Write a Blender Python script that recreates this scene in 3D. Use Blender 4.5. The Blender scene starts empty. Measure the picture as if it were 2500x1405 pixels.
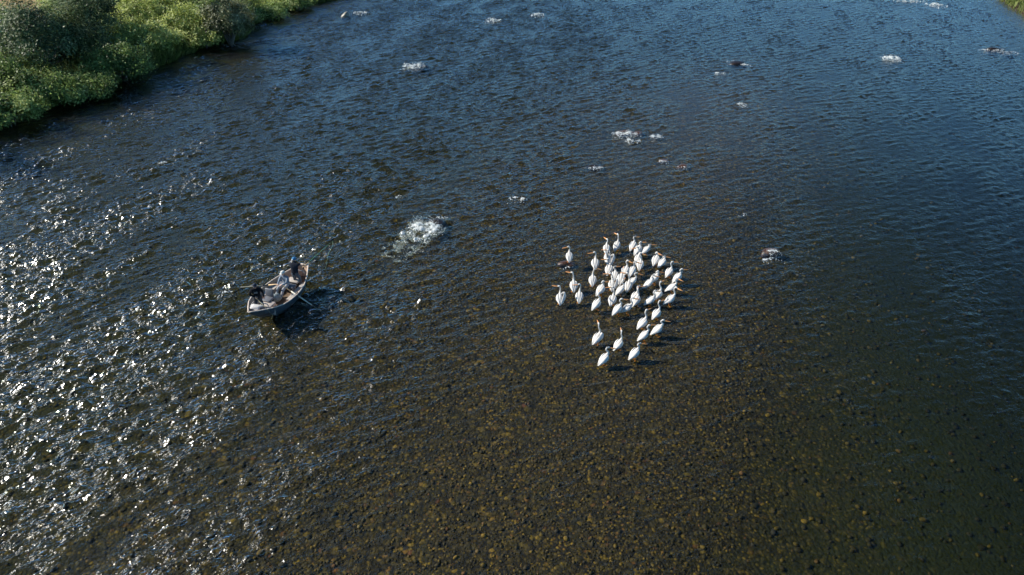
import bpy, bmesh, math, random
import numpy as np
from mathutils import Vector, Matrix

random.seed(7)
rng = np.random.default_rng(11)
sc = bpy.context.scene
C = bpy.context.collection
R = math.radians

# ------------------------------------------------------------------ camera
CAM_H, PITCH, FPX = 20.0, R(33.0), 1750.0          # focal length in pixels of the 2500 px wide photograph
cam_d = bpy.data.cameras.new('camera')
cam_d.sensor_width = 36.0
cam_d.lens = FPX / 2500.0 * 36.0
cam_d.clip_start, cam_d.clip_end = 0.5, 4000.0
cam = bpy.data.objects.new('camera', cam_d)
cam.location = (0, 0, CAM_H)
cam.rotation_euler = (math.pi / 2 - PITCH, 0, 0)
C.objects.link(cam)
sc.camera = cam

# ------------------------------------------------------------------ sky and sun
SUN_EL, SUN_AZ = R(33.0), R(-78.0)                 # azimuth clockwise from +Y (the view direction)
world = bpy.data.worlds.new('World'); sc.world = world; world.use_nodes = True
wn = world.node_tree; bg = wn.nodes['Background']
sky = wn.nodes.new('ShaderNodeTexSky'); sky.sky_type = 'NISHITA'; sky.sun_disc = False
sky.sun_elevation = SUN_EL; sky.sun_rotation = SUN_AZ % (2 * math.pi)
sky.altitude = 1800; sky.air_density = 1.0; sky.dust_density = 0.0; sky.ozone_density = 2.6
tint = wn.nodes.new('ShaderNodeMixRGB'); tint.blend_type = 'MULTIPLY'; tint.inputs['Fac'].default_value = 1.0; tint.inputs['Color2'].default_value = (0.64, 1.03, 1.18, 1)   # clear mountain sky
wn.links.new(sky.outputs[0], tint.inputs['Color1']); wn.links.new(tint.outputs[0], bg.inputs[0]); bg.inputs[1].default_value = 0.070
sun_d = bpy.data.lights.new('sun', 'SUN'); sun_d.energy = 4.4; sun_d.angle = R(0.53)
sun_d.color = (1.0, 0.94, 0.84)
sun = bpy.data.objects.new('sun', sun_d); C.objects.link(sun)
sdir = Vector((math.cos(SUN_EL) * math.sin(SUN_AZ), math.cos(SUN_EL) * math.cos(SUN_AZ), math.sin(SUN_EL)))
sun.rotation_euler = sdir.to_track_quat('Z', 'Y').to_euler()
sun.location = sdir * 200
vs = sc.view_settings
vs.view_transform = 'Standard'; vs.look = 'None'; vs.gamma = 1.0; vs.exposure = 0.9; vs.use_curve_mapping = False
sc.render.engine = 'CYCLES'
cy = sc.cycles
cy.max_bounces = 8; cy.diffuse_bounces = 2; cy.glossy_bounces = 3; cy.transmission_bounces = 3
cy.transparent_max_bounces = 12; cy.volume_bounces = 0
cy.caustics_reflective = False; cy.caustics_refractive = False
cy.use_denoising = True; cy.denoiser = 'OPENIMAGEDENOISE'; cy.denoising_input_passes = 'RGB_ALBEDO_NORMAL'; cy.use_adaptive_sampling = True; cy.adaptive_threshold = 0.025; cy.adaptive_min_samples = 16
world.cycles.sampling_method = 'NONE'
cy.sample_clamp_indirect = 4.0

# ------------------------------------------------------------------ helpers
CP, SP = math.cos(PITCH), math.sin(PITCH)
def at(px, py, z=0.0):
    """photograph pixel (2500x1405) -> point on the horizontal plane at height z"""
    u = (px - 1250.0) / FPX; v = (py - 702.5) / FPX
    dx, dy, dz = u, CP - v * SP, -SP - v * CP
    t = (z - CAM_H) / dz
    return Vector((dx * t, dy * t, z))
def ray(px, py):
    u = (px - 1250.0) / FPX; v = (py - 702.5) / FPX
    return Vector((u, CP - v * SP, -SP - v * CP))
def sstep(a, b, x):
    t = np.clip((x - a) / (b - a), 0, 1); return t * t * (3 - 2 * t)

def tag(o, label=None, cat=None, group=None, kind=None):
    if label: o['label'] = label
    if cat: o['category'] = cat
    if group: o['group'] = group
    if kind: o['kind'] = kind
    return o
def obj(name, verts, faces, mat=None, parent=None, smooth=True, loc=None):
    me = bpy.data.meshes.new(name)
    me.from_pydata([tuple(v) for v in verts], [], [tuple(f) for f in faces])
    if mat: me.materials.append(mat)
    if smooth: me.polygons.foreach_set('use_smooth', [True] * len(me.polygons))
    me.update()
    o = bpy.data.objects.new(name, me); C.objects.link(o)
    if parent is not None: o.parent = parent
    if loc is not None: o.location = loc
    return o
def quads_obj(name, V, F, mat, parent=None, smooth=True):
    """numpy verts (n,3) and quads/tris (m,k)"""
    V = np.asarray(V, np.float32); F = np.asarray(F, np.int32)
    k = F.shape[1]
    me = bpy.data.meshes.new(name)
    me.vertices.add(len(V)); me.vertices.foreach_set('co', V.ravel())
    me.loops.add(F.size); me.loops.foreach_set('vertex_index', F.ravel())
    me.polygons.add(len(F))
    me.polygons.foreach_set('loop_start', np.arange(0, F.size, k, dtype=np.int32))
    me.polygons.foreach_set('use_smooth', np.full(len(F), bool(smooth)))
    me.materials.append(mat)
    me.update(calc_edges=True); me.validate()
    o = bpy.data.objects.new(name, me); C.objects.link(o)
    if parent is not None: o.parent = parent
    return o
def add_attr(o, name, vals, domain='POINT'):
    a = o.data.attributes.new(name, 'FLOAT', domain)
    a.data.foreach_set('value', np.asarray(vals, np.float32))
def empty(name, loc, rz=0.0):
    e = bpy.data.objects.new(name, None); C.objects.link(e)
    e.location = loc; e.rotation_euler = (0, 0, rz); e.empty_display_size = 0.3
    return e

class MB:
    def __init__(s): s.v = []; s.f = []
    def add(s, verts, faces):
        b = len(s.v); s.v += [tuple(p) for p in verts]; s.f += [tuple(i + b for i in f) for f in faces]; return s
    def box(s, c, d, rot=None, taper=1.0):
        x, y, z = d[0] / 2, d[1] / 2, d[2] / 2
        P = [Vector((sx * x * (taper if sz > 0 else 1), sy * y * (taper if sz > 0 else 1), sz * z)) for sz in (-1, 1) for sx, sy in ((-1, -1), (1, -1), (1, 1), (-1, 1))]
        if rot is not None: P = [rot @ p for p in P]
        c = Vector(c)
        return s.add([p + c for p in P], [(3, 2, 1, 0), (4, 5, 6, 7), (0, 1, 5, 4), (1, 2, 6, 5), (2, 3, 7, 6), (3, 0, 4, 7)])
    def loft(s, pts, rs, n=10, up=(0, 0, 1), cap=True):
        """tube along pts; rs = list of (side radius, up radius)"""
        pts = [Vector(p) for p in pts]; rings = []; m = len(pts); up = Vector(up); prev = None
        for i, p in enumerate(pts):
            d = (pts[min(i + 1, m - 1)] - pts[max(i - 1, 0)])
            d = d.normalized() if d.length > 1e-9 else Vector((0, 1, 0))
            side = d.cross(up)
            if side.length < 0.2 and prev is not None: side = prev - d * prev.dot(d)
            elif side.length < 1e-4: side = d.cross(Vector((0, 1, 0)))
            side.normalize()
            if prev is not None and side.dot(prev) < 0: side = -side
            prev = side
            u = side.cross(d).normalized()
            r = rs[i] if isinstance(rs[i], tuple) else (rs[i], rs[i])
            rings.append([p + side * (r[0] * math.cos(2 * math.pi * k / n)) + u * (r[1] * math.sin(2 * math.pi * k / n)) for k in range(n)])
        b = len(s.v)
        for r_ in rings: s.v += [tuple(q) for q in r_]
        for i in range(m - 1):
            for k in range(n):
                k2 = (k + 1) % n
                s.f.append((b + i * n + k, b + i * n + k2, b + (i + 1) * n + k2, b + (i + 1) * n + k))
        if cap:
            s.f.append(tuple(b + k for k in range(n - 1, -1, -1)))
            s.f.append(tuple(b + (m - 1) * n + k for k in range(n)))
        return s
    def build(s, name, mat, parent=None, smooth=True, loc=None):
        return obj(name, s.v, s.f, mat, parent, smooth, loc)
def rbox(c, d, r=0.02, rot=None, seg=2):
    """bevelled box -> (verts, faces)"""
    bm = bmesh.new(); bmesh.ops.create_cube(bm, size=1.0)
    bmesh.ops.scale(bm, vec=d, verts=bm.verts)
    bmesh.ops.bevel(bm, geom=list(bm.edges), offset=r, segments=seg, profile=0.5, affect='EDGES')
    if rot is not None: bmesh.ops.transform(bm, matrix=rot.to_4x4(), verts=bm.verts)
    bmesh.ops.translate(bm, vec=c, verts=bm.verts)
    bm.verts.index_update()
    V = [v.co.copy() for v in bm.verts]; F = [[v.index for v in f.verts] for f in bm.faces]
    bm.free(); return V, F

# ---- materials
def mat(name):
    m = bpy.data.materials.new(name); m.use_nodes = True
    nt = m.node_tree; nt.nodes.clear()
    out = nt.nodes.new('ShaderNodeOutputMaterial')
    return m, nt, out
def N(nt, t, **kw):
    n = nt.nodes.new(t)
    for k, v in kw.items():
        if k.startswith('i_'):
            key = k[2:].replace('_', ' ')
            n.inputs[key].default_value = v
        else: setattr(n, k, v)
    return n
def ramp(nt, stops, interp='LINEAR'):
    r = nt.nodes.new('ShaderNodeValToRGB'); cr = r.color_ramp; cr.interpolation = interp
    while len(cr.elements) < len(stops): cr.elements.new(0.5)
    for e, (p, c) in zip(cr.elements, stops):
        e.position = p; e.color = (*c, 1) if len(c) == 3 else c
    return r
def plain(name, col, rough=0.6, var=0.25, scale=14.0, bump=0.0, spec=0.4, metal=0.0, coat=0.0):
    """principled with a soft noise variation of its colour and optional fine bump"""
    m, nt, out = mat(name); L = nt.links
    b = N(nt, 'ShaderNodeBsdfPrincipled'); b.inputs['Roughness'].default_value = rough
    b.inputs['Specular IOR Level'].default_value = spec; b.inputs['Metallic'].default_value = metal
    b.inputs['Coat Weight'].default_value = coat
    tc = N(nt, 'ShaderNodeTexCoord'); nz = N(nt, 'ShaderNodeTexNoise'); nz.inputs['Scale'].default_value = scale; nz.inputs['Detail'].default_value = 4
    L.new(tc.outputs['Object'], nz.inputs['Vector'])
    rp = ramp(nt, [(0.3, tuple(c * (1 - var) for c in col)), (0.7, tuple(min(1, c * (1 + var * 0.6)) for c in col))])
    L.new(nz.outputs['Fac'], rp.inputs['Fac']); L.new(rp.outputs['Color'], b.inputs['Base Color'])
    if bump:
        bp = N(nt, 'ShaderNodeBump'); bp.inputs['Strength'].default_value = bump; bp.inputs['Distance'].default_value = 0.02
        L.new(nz.outputs['Fac'], bp.inputs['Height']); L.new(bp.outputs['Normal'], b.inputs['Normal'])
    L.new(b.outputs[0], out.inputs['Surface'])
    return m

# ------------------------------------------------------------------ shape of the river
def poly(pts):
    a = np.array([(p[1], p[0]) for p in pts], float); a = a[np.argsort(a[:, 0])]
    return lambda y: np.interp(y, a[:, 0], a[:, 1])
bank_px = [(0, 310), (95, 268), (200, 232), (300, 190), (410, 150), (480, 118), (560, 100), (590, 92), (603, 62), (655, 40), (720, 17), (800, 0)]
bl = [tuple(at(*p).xy) for p in bank_px]
bl = [(-60, -300), (-52, 10), (-47, 35), (-43, 47)] + bl + [(-19, 118), (-5, 160), (20, 300), (40, 900)]
XL = poly(bl)
br = [(70, -300), (62, 30), (57, 60), (60, 82), tuple(at(2500, 38).xy), tuple(at(2445, 0).xy), (70, 112), (84, 160), (130, 320), (160, 900)]
XR = poly(br)
XB = poly([(-3, 5), (-0.5, 14), (2.5, 21.7), (4.1, 24.3), (6.1, 31), (8.9, 40), (13.6, 50), (17.4, 60), (22, 75)])
def wob(x, y, s, seed):
    r = np.random.default_rng(seed); z = 0
    for k in range(5):
        a = r.uniform(0, 6.28); f = s * r.uniform(0.5, 1.8); z = z + np.sin((x * math.cos(a) + y * math.sin(a)) * f + r.uniform(0, 6.28))
    return z / 5
def depth(x, y):
    u = x - XB(y) + 0.9 * wob(x, y, 0.35, 3)
    wgt = sstep(8, 15, y) * (1 - sstep(58, 84, y))
    dl = 0.07 + 0.10 * sstep(1.5, 8, -u) + 0.25 * sstep(6, 24, -u)
    far = sstep(38, 70, y)
    dr = 0.07 + 0.22 * sstep(2, 9, u) + (0.75 - 0.32 * far) * sstep(5, 23, u)
    d = np.where(u < 0, dl, dr)
    d = wgt * d + (1 - wgt) * (np.where(u < 0, 0.40, 0.40 + 0.75 * (1 - far) * sstep(2, 22, u)))
    d = d + 0.05 * wob(x, y, 0.9, 5) * sstep(0.1, 0.4, d)
    return d
def ground_z(x, y):
    d = depth(x, y)
    gl = x - XL(y) + 0.35 * wob(x, y, 1.3, 8); gr = XR(y) - x + 0.3 * wob(x, y, 1.1, 9)
    e = np.minimum(gl, gr)
    z = -d * sstep(-0.2, 2.5, e) - 0.12 * sstep(-0.5, 0.4, e)
    left = 0.75 + 0.5 * sstep(-2, -14, gl) + 0.25 * wob(x, y, 0.25, 10)
    z = z + np.where(gl < gr, (left + 0.1) * sstep(0.25, -0.75, gl), (0.6 + 0.15 * wob(x, y, 0.3, 12)) * sstep(0.3, -2.2, gr))
    return z
def axis(lo, hi, step, far):
    core = np.arange(lo, hi + 1e-6, step)
    out = [far * (i / 7.0) ** 2 + 6 for i in range(8)]
    return np.concatenate([[lo - o for o in out[::-1]], core, [hi + o for o in out]])
def grid_faces(nx, ny):
    i = np.arange((nx - 1) * (ny - 1)); a = (i // (nx - 1)) * nx + i % (nx - 1)
    return np.stack([a, a + 1, a + nx + 1, a + nx], 1)

# ---- ground material: cobbles under water, soil and grass litter above
def ground_material():
    m, nt, out = mat('riverbed_and_bank'); L = nt.links
    geo = N(nt, 'ShaderNodeNewGeometry'); b = N(nt, 'ShaderNodeBsdfPrincipled'); b.inputs['Roughness'].default_value = 0.85
    b.inputs['Specular IOR Level'].default_value = 0.2
    warp = N(nt, 'ShaderNodeTexNoise'); warp.inputs['Scale'].default_value = 2.0; warp.inputs['Detail'].default_value = 2
    L.new(geo.outputs['Position'], warp.inputs['Vector'])
    wm = N(nt, 'ShaderNodeMixRGB', blend_type='LINEAR_LIGHT'); wm.inputs['Fac'].default_value = 0.12
    L.new(geo.outputs['Position'], wm.inputs['Color1']); L.new(warp.outputs['Color'], wm.inputs['Color2'])
    cols = []
    for sc_, seed in ((10.5, 0), (6.0, 1)):
        v = N(nt, 'ShaderNodeTexVoronoi'); v.inputs['Scale'].default_value = sc_; L.new(wm.outputs[0], v.inputs['Vector'])
        sx = N(nt, 'ShaderNodeSeparateColor'); L.new(v.outputs['Color'], sx.inputs[0])
        r_ = ramp(nt, [(0.0, (0.014, 0.010, 0.006)), (0.22, (0.050, 0.035, 0.011)), (0.42, (0.022, 0.017, 0.008)), (0.6, (0.085, 0.058, 0.013)), (0.74, (0.036, 0.030, 0.022)), (0.86, (0.13, 0.085, 0.014)), (0.95, (0.24, 0.145, 0.022)), (1.0, (0.12, 0.045, 0.018))], 'CONSTANT' if 0 else 'LINEAR')
        L.new(sx.outputs[0], r_.inputs['Fac'])
        dk = ramp(nt, [(0.0, (1, 1, 1)), (0.55, (0.8, 0.8, 0.8)), (0.95, (0.22, 0.22, 0.22))])
        mu = N(nt, 'ShaderNodeMath', operation='MULTIPLY'); mu.inputs[1].default_value = 1.35
        L.new(v.outputs['Distance'], mu.inputs[0]); L.new(mu.outputs[0], dk.inputs['Fac'])
        mx = N(nt, 'ShaderNodeMixRGB', blend_type='MULTIPLY'); mx.inputs['Fac'].default_value = 1
        L.new(r_.outputs[0], mx.inputs['Color1']); L.new(dk.outputs[0], mx.inputs['Color2'])
        cols.append((mx, v))
    big = N(nt, 'ShaderNodeTexNoise'); big.inputs['Scale'].default_value = 0.9; big.inputs['Detail'].default_value = 4
    L.new(geo.outputs['Position'], big.inputs['Vector'])
    br_ = ramp(nt, [(0.42, (0, 0, 0)), (0.6, (1, 1, 1))]); L.new(big.outputs['Fac'], br_.inputs['Fac'])
    cob = N(nt, 'ShaderNodeMixRGB'); L.new(br_.outputs[0], cob.inputs['Fac']); L.new(cols[0][0].outputs[0], cob.inputs['Color1']); L.new(cols[1][0].outputs[0], cob.inputs['Color2'])
    # algae: green film on deeper bed; its colour also stands for light scattered underwater
    at_ = N(nt, 'ShaderNodeAttribute', attribute_name='algae_scatter_tint'); 
    an = N(nt, 'ShaderNodeTexNoise'); an.inputs['Scale'].default_value = 1.6; an.inputs['Detail'].default_value = 5
    L.new(geo.outputs['Position'], an.inputs['Vector'])
    am = N(nt, 'ShaderNodeMath', operation='MULTIPLY_ADD'); am.inputs[1].default_value = 0.9; am.inputs[2].default_value = -0.45
    L.new(an.outputs['Fac'], am.inputs[0])
    aa = N(nt, 'ShaderNodeMath', operation='ADD', use_clamp=True); L.new(am.outputs[0], aa.inputs[0]); L.new(at_.outputs['Fac'], aa.inputs[1])
    alg = N(nt, 'ShaderNodeMixRGB'); alg.inputs['Color2'].default_value = (0.038, 0.041, 0.013, 1)
    aq = N(nt, 'ShaderNodeMath', operation='MULTIPLY'); aq.inputs[1].default_value = 0.8; L.new(aa.outputs[0], aq.inputs[0])
    L.new(aq.outputs[0], alg.inputs['Fac']); L.new(cob.outputs[0], alg.inputs['Color1'])
    # land
    ln = N(nt, 'ShaderNodeTexNoise'); ln.inputs['Scale'].default_value = 0.22; ln.inputs['Detail'].default_value = 7; L.new(geo.outputs['Position'], ln.inputs['Vector'])
    lr = ramp(nt, [(0.35, (0.045, 0.075, 0.018)), (0.5, (0.10, 0.11, 0.035)), (0.62, (0.20, 0.15, 0.06)), (0.75, (0.25, 0.18, 0.09))])
    L.new(ln.outputs['Fac'], lr.inputs['Fac'])
    dry_ = N(nt, 'ShaderNodeAttribute', attribute_name='dry'); ds = N(nt, 'ShaderNodeMixRGB'); ds.inputs['Color2'].default_value = (0.30, 0.22, 0.10, 1)
    dq = N(nt, 'ShaderNodeMath', operation='MULTIPLY'); dq.inputs[1].default_value = 0.75; L.new(dry_.outputs['Fac'], dq.inputs[0]); L.new(dq.outputs[0], ds.inputs['Fac']); L.new(lr.outputs[0], ds.inputs['Color1']); lr = ds
    sz = N(nt, 'ShaderNodeSeparateXYZ'); L.new(geo.outputs['Position'], sz.inputs[0])
    soil = ramp(nt, [(0.0, (0.030, 0.022, 0.014)), (1.0, (0.055, 0.04, 0.024))]); L.new(ln.outputs['Fac'], soil.inputs['Fac'])
    s1 = N(nt, 'ShaderNodeMapRange'); s1.inputs['From Min'].default_value = 0.45; s1.inputs['From Max'].default_value = 0.85; L.new(sz.outputs['Z'], s1.inputs['Value'])
    land = N(nt, 'ShaderNodeMixRGB'); L.new(s1.outputs[0], land.inputs['Fac']); L.new(soil.outputs[0], land.inputs['Color1']); L.new(lr.outputs[0], land.inputs['Color2'])
    s2 = N(nt, 'ShaderNodeMapRange'); s2.inputs['From Min'].default_value = -0.12; s2.inputs['From Max'].default_value = 0.02; L.new(sz.outputs['Z'], s2.inputs['Value'])
    fin = N(nt, 'ShaderNodeMixRGB'); L.new(s2.outputs[0], fin.inputs['Fac']); L.new(alg.outputs[0], fin.inputs['Color1']); L.new(land.outputs[0], fin.inputs['Color2'])
    L.new(fin.outputs[0], b.inputs['Base Color'])
    hb = N(nt, 'ShaderNodeMath', operation='MULTIPLY'); hb.inputs[1].default_value = -0.035; L.new(cols[1][1].outputs['Distance'], hb.inputs[0])
    hc = N(nt, 'ShaderNodeMath', operation='MULTIPLY_ADD'); hc.inputs[1].default_value = -0.022; L.new(cols[0][1].outputs['Distance'], hc.inputs[0]); L.new(hb.outputs[0], hc.inputs[2])
    bp = N(nt, 'ShaderNodeBump'); bp.inputs['Strength'].default_value = 1.0; bp.inputs['Distance'].default_value = 1.0
    L.new(hc.outputs[0], bp.inputs['Height']); L.new(bp.outputs[0], b.inputs['Normal'])
    L.new(b.outputs[0], out.inputs['Surface'])
    return m
gx = axis(-62, 80, 0.45, 900); gy = axis(6, 128, 0.45, 900)
GX, GY = np.meshgrid(gx, gy); gz = ground_z(GX, GY)
ground = quads_obj('ground', np.stack([GX.ravel(), GY.ravel(), gz.ravel()], 1), grid_faces(len(gx), len(gy)), ground_material())
add_attr(ground, 'dry', sstep(-12, -24, (GX - XL(GY)).ravel()))
add_attr(ground, 'algae_scatter_tint', sstep(0.25, 0.9, -gz.ravel()))  # grows with depth, carries the scattered-light green of deep water
tag(ground, kind='structure')
def gzs(x, y): return float(ground_z(np.array([x], float), np.array([y], float))[0])

# ------------------------------------------------------------------ water
WSLOPE, WFINE = 0.33, 0.20
def water_material():
    m, nt, out = mat('river_water'); L = nt.links
    geo = N(nt, 'ShaderNodeNewGeometry')
    rough = N(nt, 'ShaderNodeAttribute', attribute_name='chop')
    hs = []
    for rot, sx, sy, det, rgh, amp in ((32, 3.8, 7.2, 2.0, 0.5, WFINE * 0.85),):
        mp = N(nt, 'ShaderNodeMapping'); mp.vector_type = 'TEXTURE'
        mp.inputs['Rotation'].default_value = (0, 0, R(rot)); mp.inputs['Scale'].default_value = (1 / sx, 1 / sy, 1.0)
        L.new(geo.outputs['Position'], mp.inputs['Vector'])
        nz = N(nt, 'ShaderNodeTexNoise'); nz.inputs['Scale'].default_value = 1.0; nz.inputs['Detail'].default_value = det
        nz.inputs['Roughness'].default_value = rgh
        L.new(mp.outputs[0], nz.inputs['Vector'])
        mu = N(nt, 'ShaderNodeMath', operation='MULTIPLY'); mu.inputs[1].default_value = amp; L.new(nz.outputs['Fac'], mu.inputs[0])
        hs.append(mu)
    a3 = N(nt, 'ShaderNodeMath', operation='MULTIPLY'); L.new(hs[0].outputs[0], a3.inputs[0]); L.new(rough.outputs['Fac'], a3.inputs[1])
    bp = N(nt, 'ShaderNodeBump'); bp.inputs['Strength'].default_value = 1.0; bp.inputs['Distance'].default_value = 1.0
    L.new(a3.outputs[0], bp.inputs['Height'])
    # Schlick reflectance of water, the same from above and below
    dt = N(nt, 'ShaderNodeVectorMath', operation='DOT_PRODUCT'); L.new(bp.outputs[0], dt.inputs[0]); L.new(geo.outputs['Incoming'], dt.inputs[1])
    ab = N(nt, 'ShaderNodeMath', operation='ABSOLUTE'); L.new(dt.outputs['Value'], ab.inputs[0])
    om = N(nt, 'ShaderNodeMath', operation='SUBTRACT', use_clamp=True); om.inputs[0].default_value = 1.0; L.new(ab.outputs[0], om.inputs[1])
    pw = N(nt, 'ShaderNodeMath', operation='POWER'); pw.inputs[1].default_value = 5.0; L.new(om.outputs[0], pw.inputs[0])
    fr = N(nt, 'ShaderNodeMath', operation='MULTIPLY_ADD', use_clamp=True); fr.inputs[1].default_value = 0.98; fr.inputs[2].default_value = 0.02; L.new(pw.outputs[0], fr.inputs[0])
    gl = N(nt, 'ShaderNodeBsdfGlossy'); gl.inputs['Roughness'].default_value = 0.21; gl.inputs['Color'].default_value = (1, 1, 1, 1); L.new(bp.outputs[0], gl.inputs['Normal'])
    tr = N(nt, 'ShaderNodeBsdfTransparent'); tr.inputs['Color'].default_value = (0.95, 0.97, 0.95, 1)
    mx = N(nt, 'ShaderNodeMixShader'); L.new(fr.outputs[0], mx.inputs[0]); L.new(tr.outputs[0], mx.inputs[1]); L.new(gl.outputs[0], mx.inputs[2])
    L.new(mx.outputs[0], out.inputs['Surface'])
    va = N(nt, 'ShaderNodeVolumeAbsorption'); va.inputs['Color'].default_value = (0.38, 0.46, 0.26, 1); va.inputs['Density'].default_value = 0.75
    L.new(va.outputs[0], out.inputs['Volume'])
    return m
wx = axis(-56, 76, 0.16, 860)
core_y = [7.0]
while core_y[-1] < 126: core_y.append(core_y[-1] + 0.06 + 0.0018 * core_y[-1])
wy = np.concatenate([[7 - o for o in (870, 500, 200, 60, 20, 5)], core_y, [126 + o for o in (2, 6, 20, 60, 200, 500, 860)]])
def wave_field(n, size, lam_lo, lam_hi, th0, spread, power, seed):
    """periodic random sea of unit slope: white noise filtered to a directional band"""
    r = np.random.default_rng(seed)
    f = np.fft.fft2(r.normal(size=(n, n)))
    k1 = np.fft.fftfreq(n, size / n) * 2 * math.pi
    KX, KY = np.meshgrid(k1, k1); K = np.hypot(KX, KY); K[0, 0] = 1
    th = np.arctan2(KY, KX) - th0; dirw = np.exp(-(np.arcsin(np.clip(np.sin(th), -1, 1)) / spread) ** 2) + 0.10
    band = np.exp(-(2 * math.pi / lam_hi / K) ** 4) * np.exp(-(K * lam_lo / (2 * math.pi)) ** 4)
    h = np.real(np.fft.ifft2(f * np.sqrt(dirw) * band * K ** power))
    gy_, gx_ = np.gradient(h, size / n)
    return h / math.sqrt(np.mean(gx_ ** 2 + gy_ ** 2))
def sample(h, size, x, y):
    n = h.shape[0]; fx = (x / size % 1.0) * n; fy = (y / size % 1.0) * n
    i0 = fx.astype(int) % n; j0 = fy.astype(int) % n; a = fx - np.floor(fx); b = fy - np.floor(fy); i1 = (i0 + 1) % n; j1 = (j0 + 1) % n
    return (h[j0, i0] * (1 - a) + h[j0, i1] * a) * (1 - b) + (h[j1, i0] * (1 - a) + h[j1, i1] * a) * b
seam = wave_field(600, 120.0, 1.2, 14.0, R(-18), R(22), -1.6, 91)     # seams of smoother and rougher water drawn out along the current
WX, WY = np.meshgrid(wx, wy)
dd = np.clip(depth(WX, WY), 0.05, 2)
# choppy in the left channel, calmer over the shallow bar and in the deep slow pool on the right
uu = WX - XB(WY)
chop = 0.27 + (0.85 - 0.45 * sstep(28, 60, WY)) * sstep(1, 20, -uu) + 0.13 * sstep(40, 75, WY) + 0.55 * (1 - sstep(14, 38, WY)) * sstep(3, 19, -uu) - 0.06 * sstep(4, 14, uu) * (1 - sstep(40, 60, WY))
slick = 1 + 0.30 * sample(seam / seam.std(), 120.0, WX + 60.0, WY) * np.where((WY > 5) & (WY < 128), 1, 0)
chop = np.clip(chop * slick, 0.13, 1.75)
edge = np.minimum(WX - XL(WY), XR(WY) - WX)
chop = chop * (0.35 + 0.65 * sstep(0, 5, edge))
wf = wave_field(1800, 120.0, 0.34, 1.25, R(36 + 90), R(27), -1.3, 5)
wf = wf + 0.9 * wf * np.abs(wf) / wf.std() * 0.35                     # a little more height to the crests
wz = WSLOPE * sample(wf, 120.0, WX + 60.0, WY)
wz *= np.where((WX > -58) & (WX < 78) & (WY > 5) & (WY < 128), chop, 0)
nxw, nyw = len(wx), len(wy)
V = np.stack([WX.ravel(), WY.ravel(), wz.ravel()], 1); F = grid_faces(nxw, nyw)
# close it below so that the water is a solid body
ring = np.concatenate([np.arange(nxw), np.arange(1, nyw) * nxw + nxw - 1, (nyw - 1) * nxw + np.arange(nxw - 2, -1, -1), np.arange(nyw - 2, 0, -1) * nxw])
lo = V[ring].copy(); lo[:, 2] = -6.0; b0 = len(V); n_ = len(ring); i = np.arange(n_); j = (i + 1) % n_
side = np.stack([ring[j], ring[i], b0 + i, b0 + j], 1)
cI = b0 + n_
Vb = np.concatenate([V, lo, [[10, 60, -6.0]]])
me = bpy.data.meshes.new('river')
faces = np.concatenate([F, side])
tri = np.stack([b0 + i, np.full(n_, cI), b0 + j], 1)
loops = np.concatenate([faces.ravel(), tri.ravel()]).astype(np.int32)
starts = np.concatenate([np.arange(len(faces)) * 4, faces.size + np.arange(n_) * 3]).astype(np.int32)
me.vertices.add(len(Vb)); me.vertices.foreach_set('co', Vb.astype(np.float32).ravel())
me.loops.add(len(loops)); me.loops.foreach_set('vertex_index', loops)
me.polygons.add(len(starts)); me.polygons.foreach_set('loop_start', starts)
sm = np.zeros(len(starts), bool); sm[:len(F)] = True; me.polygons.foreach_set('use_smooth', sm)
me.materials.append(water_material()); me.update(calc_edges=True); me.validate()
river = bpy.data.objects.new('river', me); C.objects.link(river); tag(river, kind='structure')
add_attr(river, 'chop', np.concatenate([chop.ravel(), np.zeros(n_ + 1)]))
def surf_z(x, y):
    ix = int(np.clip(np.searchsorted(wx, x), 1, nxw - 1)); iy = int(np.clip(np.searchsorted(wy, y), 1, nyw - 1))
    return float(wz[iy, ix])

# ------------------------------------------------------------------ stones of the riverbed
PAL = [(0.0, (0.030, 0.022, 0.009)), (0.25, (0.042, 0.030, 0.010)), (0.48, (0.034, 0.026, 0.010)), (0.66, (0.066, 0.046, 0.011)), (0.76, (0.036, 0.030, 0.025)), (0.84, (0.11, 0.070, 0.012)), (0.95, (0.21, 0.125, 0.020)), (0.98, (0.12, 0.050, 0.018)), (1.0, (0.20, 0.14, 0.055))]
def stone_material(name, src):
    m, nt, out = mat(name); L = nt.links
    b = N(nt, 'ShaderNodeBsdfPrincipled'); b.inputs['Roughness'].default_value = 0.7; b.inputs['Specular IOR Level'].default_value = 0.2
    if src == 'object':
        s_ = N(nt, 'ShaderNodeObjectInfo'); o_ = s_.outputs['Random']
    else:
        s_ = N(nt, 'ShaderNodeAttribute', attribute_name='tint'); o_ = s_.outputs['Fac']
    r_ = ramp(nt, PAL); L.new(o_, r_.inputs['Fac'])
    g = N(nt, 'ShaderNodeNewGeometry'); nz = N(nt, 'ShaderNodeTexNoise'); nz.inputs['Scale'].default_value = 16; nz.inputs['Detail'].default_value = 3
    L.new(g.outputs['Position'], nz.inputs['Vector'])
    rr = ramp(nt, [(0.35, (0.55, 0.55, 0.5)), (0.65, (1.1, 1.1, 1.1))]); L.new(nz.outputs['Fac'], rr.inputs['Fac'])
    mx = N(nt, 'ShaderNodeMixRGB', blend_type='MULTIPLY'); mx.inputs['Fac'].default_value = 1; L.new(r_.outputs[0], mx.inputs['Color1']); L.new(rr.outputs[0], mx.inputs['Color2'])
    L.new(mx.outputs[0], b.inputs['Base Color']); L.new(b.outputs[0], out.inputs['Surface'])
    return m
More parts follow.
